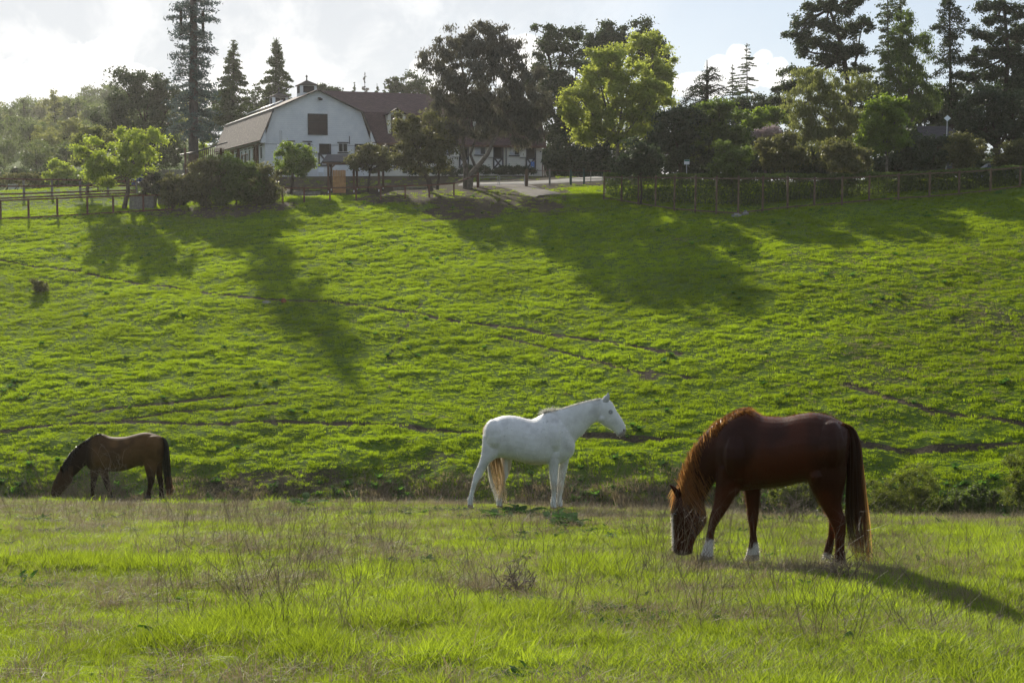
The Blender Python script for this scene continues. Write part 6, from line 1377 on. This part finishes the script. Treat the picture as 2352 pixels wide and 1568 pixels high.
for i, (u, D, bl, m, n, lbl) in enumerate((
    (1470, 107.5, [(1455, 352, 34, 32), (1490, 365, 38, 30), (1465, 385, 44, 18)], L_DARK, 10000, 'dark round bush behind the left end of the hedge'),
    (1680, 105, [(1665, 350, 24, 20), (1695, 365, 30, 24), (1672, 385, 36, 20), (1690, 410, 34, 16)], L_MID, 9000, 'dull green willow-like bush breaking over the hedge at its middle'),
    (1800, 107, [(1770, 345, 30, 26), (1815, 335, 36, 26), (1800, 365, 52, 24)], L_OLIVE, 11000, 'wide brownish olive bush behind the hedge below the low bright tree'),
    (1940, 104.5, [(1925, 350, 34, 24), (1965, 362, 38, 26), (1935, 385, 44, 22), (1930, 412, 28, 18)], L_OLIVE, 12000, 'drooping olive bush hanging over the hedge and fence'),
    (2135, 109, [(2110, 345, 36, 28), (2160, 335, 30, 24), (2130, 368, 46, 18)], L_DARK, 9000, 'dark bush below the dark roof at the right'),
    (2215, 107, [(2200, 330, 28, 22), (2230, 345, 32, 26), (2210, 360, 34, 18)], L_OLIVE, 9000, 'round grey-olive bush left of the half-hidden blue car'),
    (2322, 107, [(2310, 350, 26, 20), (2345, 348, 34, 22), (2325, 368, 42, 16)], L_OLIVE, 8500, 'round yellowish olive bush right of the half-hidden blue car'))):
    tree('round_bush', lbl, u, D, bl, m, n, .15, .42, 80 + i, .09, BARKD, group='bushes behind the hedge', cat='bush', fill=.5)
# shaded trees behind all these, up to the skyline gaps
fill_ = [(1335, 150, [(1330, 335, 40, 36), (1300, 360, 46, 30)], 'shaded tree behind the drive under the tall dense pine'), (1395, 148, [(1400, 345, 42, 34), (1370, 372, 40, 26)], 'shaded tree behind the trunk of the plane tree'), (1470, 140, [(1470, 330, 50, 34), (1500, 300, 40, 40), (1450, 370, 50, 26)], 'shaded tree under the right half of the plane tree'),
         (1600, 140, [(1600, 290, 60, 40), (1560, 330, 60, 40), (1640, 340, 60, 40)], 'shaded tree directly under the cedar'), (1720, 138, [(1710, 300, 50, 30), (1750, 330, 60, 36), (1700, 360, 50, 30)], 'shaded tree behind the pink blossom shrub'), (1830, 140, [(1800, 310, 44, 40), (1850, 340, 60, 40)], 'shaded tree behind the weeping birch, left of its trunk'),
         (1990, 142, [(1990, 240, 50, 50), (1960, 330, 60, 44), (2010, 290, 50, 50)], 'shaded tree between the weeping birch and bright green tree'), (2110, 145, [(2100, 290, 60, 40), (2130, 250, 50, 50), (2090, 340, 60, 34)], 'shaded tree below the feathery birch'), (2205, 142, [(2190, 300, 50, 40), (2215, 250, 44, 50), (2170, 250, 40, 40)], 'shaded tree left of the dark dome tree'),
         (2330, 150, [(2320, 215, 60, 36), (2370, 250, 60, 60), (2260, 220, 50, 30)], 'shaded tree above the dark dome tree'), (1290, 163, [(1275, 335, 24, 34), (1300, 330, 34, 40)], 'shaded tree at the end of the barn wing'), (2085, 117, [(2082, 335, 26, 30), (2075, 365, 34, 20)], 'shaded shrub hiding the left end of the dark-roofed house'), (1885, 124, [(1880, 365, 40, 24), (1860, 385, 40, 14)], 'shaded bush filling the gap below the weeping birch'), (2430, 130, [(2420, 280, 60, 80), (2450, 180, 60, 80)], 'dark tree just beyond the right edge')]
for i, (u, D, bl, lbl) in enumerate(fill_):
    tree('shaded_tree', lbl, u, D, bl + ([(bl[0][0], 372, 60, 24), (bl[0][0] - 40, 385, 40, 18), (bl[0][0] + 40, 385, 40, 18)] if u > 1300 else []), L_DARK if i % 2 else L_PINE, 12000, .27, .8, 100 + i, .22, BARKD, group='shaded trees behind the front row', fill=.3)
# beds in front of the wing
for i, (u0, u1, D) in enumerate(((924, 990, 141), (990, 1058, 143), (1060, 1125, 145.5), (1130, 1180, 147.5), (1182, 1225, 149))):
    um = (u0 + u1) / 2; hw = (u1 - u0) / 2; tree('low_hedge_shrub', ['low dark shrub against the wing wall behind the leaning pine', 'low dark shrub against the wing wall left of the eucalyptus trunks', 'low dark shrub against the wing wall between the stall doors behind the eucalyptus', 'low dark shrub below the wing downspout', 'low dark shrub beneath the blue accessible sign'][i],
         um, D, [(um - hw * .5, 392, hw * .6, 8), (um + hw * .5, 393, hw * .6, 8), (um, 390, hw * .6, 8)], L_DARK, 3200, .15, .35, 130 + i, .04, BARKD, group='low shrubs along the wing wall', cat='bush')
# the clipped hedge behind the long fence
def hedge():
    us = np.linspace(1385, 2480, 60); Ds = np.interp(us, [1385, 1450, 1600, 1700, 2500], [114, 110, 105, 103, 102.6]); vt = np.interp(us, [1385, 1420, 1500, 1700, 1900, 2100, 2200, 2300, 2352, 2480], [398, 394, 400, 398, 400, 394, 388, 383, 380, 372])
    g = ground_at(1900, 103); root = thing('hedge', 'long clipped green hedge with a bright sunlit top behind the timber fence', 'hedge', g); r = np.random.default_rng(5)
    n = 52000; k = r.random(n); u = 1385 + k * 1095; D = np.interp(u, us, Ds) + 1.0; tp = np.interp(u, us, vt); x = (u - 1176) / FOC * D; zt = np.array([UV(a, b, d).z for a, b, d in zip(us, vt, Ds + 1.0)]); ztop = np.interp(u, us, zt) + .10 * fbm(u / 22, u * 0 + 2, 3) + .0
    w = r.random(n) * 1.3 - .65; q = r.random(n); q = np.where(r.random(n) < .35, 1 - .12 * r.random(n)**1.5, q); gz_ = terrain(x, D + w)
    bulge = .12 * fbm(u / 9, q * 3, 2)
    z = gz_ + (ztop - gz_) * q * (1 - .06 * (w / .65)**2); C = np.stack([x, D + w * (1.05 - .15 * q) + bulge, z], -1); V, F = cards(C, .15, r, 0, .6)
    mk('foliage', V, F, L_MID, root, attrs={'tint': np.repeat(np.clip(.45 + .3 * r.normal(0, 1, n), 0, 1), 4)})
    mb = MB()
    for i in range(90):
        a = 1390 + i * 12; d = float(np.interp(a, us, Ds)) + 1.0; p = ground_at(a, d); mb.tube([p, p + Vector((r.normal(0, .15), r.normal(0, .15), .9))], [.03, .012], 4, False)
    o = mb.build('stems', BARKD, root); o['kind'] = 'stuff'
hedge()
# ---- distant wooded slope at the left
def far_mesh(seed, kind):
    r = np.random.default_rng(seed); rr = random.Random(seed); B = []
    if kind == 'round': 
        for _ in range(6): B.append((rr.uniform(-2.2, 2.2), rr.uniform(-2, 2), rr.uniform(4, 8), rr.uniform(1.8, 3), rr.uniform(1.8, 3), rr.uniform(1.5, 2.6)))
    elif kind == 'pine':
        for _ in range(7): B.append((rr.uniform(-2, 2), rr.uniform(-2, 2), rr.uniform(6.5, 10.5), rr.uniform(1.2, 2.2), rr.uniform(1.2, 2.2), rr.uniform(.7, 1.2)))
    else:
        for k in range(7): z = 2 + k * 1.3; B.append((0, 0, z, 2.3 * (1 - k / 8), 2.3 * (1 - k / 8), .9))
    n = 5200; C, s_ = crown(B, n, r, .7, .45); V, F = cards(C, .34, r); mb = MB(); ht = max(b[2] for b in B); mb.tube([(0, 0, -.6), (0, 0, ht * .5), (rr.uniform(-.4, .4), 0, ht)], [.3, .22, .06], 6, False)
    for b in B: mb.tube([(0, 0, b[2] * .65), b[:3]], [.1, .03], 4, False)
    tn = np.repeat(np.clip(.5 + .25 * r.normal(0, 1, len(C)), 0, 1), 4)
    return V, F, tn, mb
FARM = {}
def far_tree(kind, mat, key, x, y, sc_, label, group, rot):
    if (kind, key) not in FARM:
        V, F, tn, mb = far_mesh(key, kind); c = mk('crown', V, F, mat, link_it=False, attrs={'tint': tn}); t = mk('trunk', mb.V, mb.F, BARKD, link_it=False); FARM[(kind, key)] = (c, t)
    c, t = FARM[(kind, key)]
    g = Vector((x, y, Zt(x, y))); root = thing('far_tree', label, 'tree', g, group); root.rotation_euler = (0, 0, rot); root.scale = (sc_,) * 3
    for s_ in (c, t):
        o = s_.copy(); link(o, root)
rr = random.Random(77); cnt = 0
rows = [(205, 6, .62, -60, 420), (222, 7, .72, -80, 400), (245, 8, .85, -90, 400), (270, 9, .95, -100, 430), (300, 10, 1.05, -110, 430), (330, 11, 1.1, -120, 440), (362, 12, 1.15, -120, 440), (392, 13, 1.2, -130, 450)]
for ri, (D, nn_, sc_, ua, ub) in enumerate(rows):
    for i in range(nn_):
        u = ua + (ub - ua) * (i + rr.uniform(.1, .9)) / nn_; d = D + rr.uniform(-9, 9); x = (u - 1176) / FOC * d
        kind = rr.choice(['round', 'round', 'cone', 'pine'] if ri < 5 else ['round', 'pine', 'pine', 'round']); yel = rr.random() < .18; key = rr.choice([1, 2]) + (10 if yel else 0)
        lab = {'round': 'rounded green tree in the hazy wood on the far left slope', 'cone': 'cone-shaped dark tree in the hazy wood on the far left slope', 'pine': 'open-topped pine on the hazy skyline wood at the far left'}[kind] if not yel else 'yellowish tree in the hazy wood on the far left slope'
        lab = lab.replace('on the hazy skyline wood at the far left', 'in the hazy wood on the far left slope').replace('in the hazy wood on the far left slope', 'low on the hazy far left slope just behind the paddock' if ri < 2 else 'in the lower middle of the hazy far left wood' if ri < 4 else 'in the upper middle of the hazy far left wood' if ri < 6 else 'on the skyline of the hazy far left wood')
        far_tree(kind, L_FARY if yel else L_FAR, key, x, d, sc_ * rr.uniform(.75, 1.25), lab, 'yellowish trees of the far left wood' if yel else kind + ' trees of the far left wood', rr.random() * 6)
tree('yellow_sapling', 'small yellow-green tree behind the paddock fence at the far left', 140, 150, [(135, 385, 22, 18), (122, 400, 16, 14), (160, 400, 22, 14)], L_LIME, 3500, .2, .5, 140, .08)
tree('grey_shrub', 'grey-green shrub between the paddock fence and the yellow-green tree', 205, 148, [(205, 402, 24, 16), (185, 412, 30, 12), (250, 405, 30, 12)], L_MID, 4500, .2, .5, 141, .08, cat='bush')
tree('grey_shrub', 'low shrub behind the paddock fence near the left edge', 40, 150, [(30, 412, 30, 8), (65, 410, 20, 10), (90, 414, 22, 8)], L_OLIVE, 2500, .18, .45, 142, .06, cat='bush')
# low scrub hiding the far edge of the paddock (left)
for i, (u, rv, D) in enumerate(((-40, 14, 165), (20, 16, 168), (80, 18, 166), (140, 16, 170), (260, 20, 166), (310, 22, 168))):
    tree('paddock_scrub', ['dark scrub bush at the left edge behind the paddock', 'dark scrub bush behind the pale trough', 'dark scrub bush behind the paddock, third from the left', 'dark scrub bush behind the small yellow-green tree', 'dark scrub bush behind the low white trailer', 'dark scrub bush behind the blue tarpaulin pile'][i], u, D, [(u, 412, 34, rv), (u + 22, 406, 24, rv)], L_PINE, 3500, .24, .6, 150 + i, .1, BARKD, group='scrub row behind the paddock', cat='bush')

# ------------------------------------------------------------------ bushes, plants and stones in the pasture
def at_uv(u, v, dmin=30): return ground_uv(u, v, dmin)
def bush(name, label, u, D, blobs, mat, n, leaf, clump, seed, **k): return tree(name, label, u, D, blobs, mat, n, leaf, clump, seed, k.pop('trunk', .03), cat='bush', **k)
p = at_uv(90, 672); bush('small_bush', 'small dark round bush alone on the hillside at the left', 90, p.y, [(88, 652, 14, 12), (92, 660, 16, 10)], L_OLIVE, 2600, .09, .22, 160, asp=.4)
D_ = 28.5
L_COY = leafmat('coyote_brush_leaves', (.014, .024, .005), (.060, .075, .012), (.24, .29, .025), .42)
bush('coyote_bush', 'round yellow-green broom-like bush behind the chestnut horse at the right', 2098, 51.5, [(2070, 1125, 34, 34), (2110, 1105, 38, 34), (2135, 1135, 30, 30), (2090, 1150, 44, 26)], L_COY, 15000, .062, .17, 161, asp=.28, droop=-.4, grow=1.3)
bush('coyote_bush', 'narrow yellow-green bush just right of the chestnut horse tail', 2022, 52.5, [(2012, 1130, 22, 28), (2030, 1150, 26, 24), (2050, 1160, 20, 16)], L_COY, 7500, .062, .17, 162, asp=.28, droop=-.4, grow=1.3)
bush('coyote_bush', 'tall yellow-green bush cut by the right edge of the picture', 2350, 50, [(2345, 1070, 32, 34), (2365, 1110, 44, 44), (2335, 1135, 26, 30)], L_COY, 14000, .062, .18, 163, asp=.28, droop=-.4, grow=1.3)
bush('leafy_weed_clump', 'bright leafy weed clump behind the legs of the chestnut horse', 1830, 53, [(1800, 1140, 34, 22), (1850, 1135, 34, 26), (1885, 1150, 26, 20)], L_COY, 6500, .10, .22, 164, asp=.4)
bush('leafy_weed_clump', 'dark leafy weed clump between the round bush and the right-edge bush', 2235, 51.8, [(2215, 1150, 34, 26), (2265, 1145, 34, 26), (2180, 1160, 20, 16)], L_MID, 6500, .10, .22, 165, asp=.4)
# tangled dry weed before the brown horse
def tumble(label, u, v, D, h_, seed, n=26, spread=.9, mat=G_STALK):
    g = ground_at(u, D); root = thing('dry_weed', label, 'weed', g); r = random.Random(seed); mb = MB()
    def grow(p, d, L, w, lev):
        k = 4
        for i in range(k):
            q = p + d * (L / k); mb.tube([p, q], [w * (1 - i / k * .5), w * (1 - (i + 1) / k * .5)], 3, False); p = q; d = (d + Vector((r.gauss(0, .22), r.gauss(0, .22), r.gauss(0, .12)))).normalized()
            if lev < 3 and r.random() < .75: grow(p, (d + Vector((r.gauss(0, .7), r.gauss(0, .7), r.gauss(.1, .4)))).normalized(), L * r.uniform(.3, .55), w * .65, lev + 1)
    for _ in range(n): grow(g + Vector((r.gauss(0, .06), r.gauss(0, .06), 0)), Vector((r.gauss(0, spread), r.gauss(0, spread), 1)).normalized(), h_ * r.uniform(.5, 1), .0055, 0)
    o = mk('stems', mb.V, mb.F, plain('dead_weed_brown', (.17, .125, .09), .8, .3, 9), root); o['kind'] = 'stuff'
tumble('big tangled dry weed standing in front of the brown horse shoulder', 232, 1140, 28.3, 1.1, 1, 9, .55)
tumble('second tangled dry weed in front of the brown horse head', 165, 1140, 27.8, .75, 2, 7, .7)
tumble('sprawling dry weed by the brown horse hind legs', 372, 1140, 28.0, .6, 3, 5, .6)
tumble('dry grey tussock beside the tail shadow of the chestnut horse', 1940, 1370, 12.4, .26, 4, 16, .8)
tumble('dry upright tuft behind the belly of the chestnut horse', 1828, 1215, 19.2, .5, 5, 10, .22)
tumble('dry brown tangle in the middle of the near meadow', 1180, 1400, 11.9, .30, 6, 14, 1.0)
def dock(label, u, v, n, L, w, seed, mat=None, rise=.7):
    g = ground_uv(u, v, 6, 40); root = thing('broadleaf_plant', label, 'plant', g, 'broad-leaved plants in the near meadow'); r = np.random.default_rng(seed)
    for i in range(n):
        a = r.random() * 6.283; ll = L * (.5 + .6 * r.random()); ww = w * (.6 + .6 * r.random()); up = rise * (.3 + r.random()); c, s = math.cos(a), math.sin(a); ox, oy = r.normal(0, L * .25, 2); V = []; F = []
        for k in range(6):
            t = k / 5; x = ll * t; z = ll * up * (t - .6 * t * t) + .01; hw = ww * .5 * math.sin(math.pi * (.12 + .85 * t))
            V += [(g.x + ox + c * x - s * hw, g.y + oy + s * x + c * hw, g.z + z + .012), (g.x + ox + c * x, g.y + oy + s * x, g.z + z), (g.x + ox + c * x + s * hw, g.y + oy + s * x - c * hw, g.z + z + .012)]
        for k in range(5): F += [(3*k, 3*k + 1, 3*k + 4, 3*k + 3), (3*k + 1, 3*k + 2, 3*k + 5, 3*k + 4)]
        mk('leaf', V, F, L_DOCK, root, attrs={'tint': np.full(len(V), r.random())}, smooth=True)
L_DOCK = leafmat('dock_leaves', (.022, .060, .016), (.055, .12, .03), (.15, .34, .03), .4, .85, .04)
for i, (u, v, n, L, w, lbl) in enumerate(((700, 1158, 14, .34, .12, 'leafy green plant near the crest between brown and white horses'), (1190, 1182, 22, .36, .12, 'leafy green plant just in front of the white horse hind feet'), (1312, 1206, 20, .34, .13, 'largest leafy green plant below the white horse forefeet'),
        (372, 1478, 16, .20, .085, 'dark broad-leaved plant low at the left of the near meadow'), (1150, 1190, 10, .3, .1, 'low leafy plant touching the dirt patch under the white horse'), (665, 1440, 8, .15, .07, 'small broad-leaved plant right of the lowest left one'), (330, 1490, 9, .15, .07, 'small broad-leaved plant beside the dark one at lower left'), (1270, 1195, 12, .28, .1, 'leafy plant left of the largest one under the white horse'))):
    dock(lbl, u, v, n, L, w, 200 + i)
# stones and diggings on the hillside
def stone(label, u, v, w, hgt, mat, seed, dmin=30):
    g = ground_uv(u, v, dmin); r = random.Random(seed); V = []; F = []; N, M = 9, 5
    for j in range(M + 1):
        ph = math.pi / 2 * j / M
        for i in range(N): th = 6.283 * i / N; k = 1 + r.uniform(-.2, .2); V.append((g.x + w * k * math.cos(ph) * math.cos(th), g.y + w * .7 * k * math.cos(ph) * math.sin(th), g.z - .05 + hgt * k * math.sin(ph)))
    for j in range(M):
        for i in range(N): F.append((j * N + i, j * N + (i + 1) % N, (j + 1) * N + (i + 1) % N, (j + 1) * N + i))
    o = mk('stone', V, F, mat); tag(rebase(o, g), label, 'stone')
M_ST = plain('grey_stone', (.20, .19, .175), .9, .3, 3, .6, .1); M_REDST = plain('red_clay_lump', (.20, .075, .04), .95, .3, 4, .5, .1)
stone('pale stone in the shade under the hedge', 1692, 497, .42, .25, M_ST, 1); stone('smaller grey stone beside the pale one in the hedge shade', 1712, 493, .28, .3, M_ST, 2); stone('rusty red lump on the trail in the tree shadow at the left', 652, 694, .20, .26, M_REDST, 3); stone('low grey stone left of the rusty red lump', 612, 696, .32, .18, M_ST, 4)

# ------------------------------------------------------------------ air
hz = MB().beam((0, -60, 21), (0, 500, 21), 1300, 66).build('haze', None); hz['kind'] = 'stuff'; hz['label'] = 'thin sunlit haze'
m, t, out = newmat('thin_haze'); pv = t.node('ShaderNodeVolumePrincipled'); pv.inputs['Color'].default_value = (1, .97, .93, 1); pv.inputs['Density'].default_value = HAZE; pv.inputs['Anisotropy'].default_value = .55
t.link(pv.outputs[0], out.inputs['Volume']); hz.data.materials.clear(); hz.data.materials.append(m); hz.display_type = 'WIRE'

for o_ in bpy.data.objects:
    if '_o' in o_: del o_['_o']
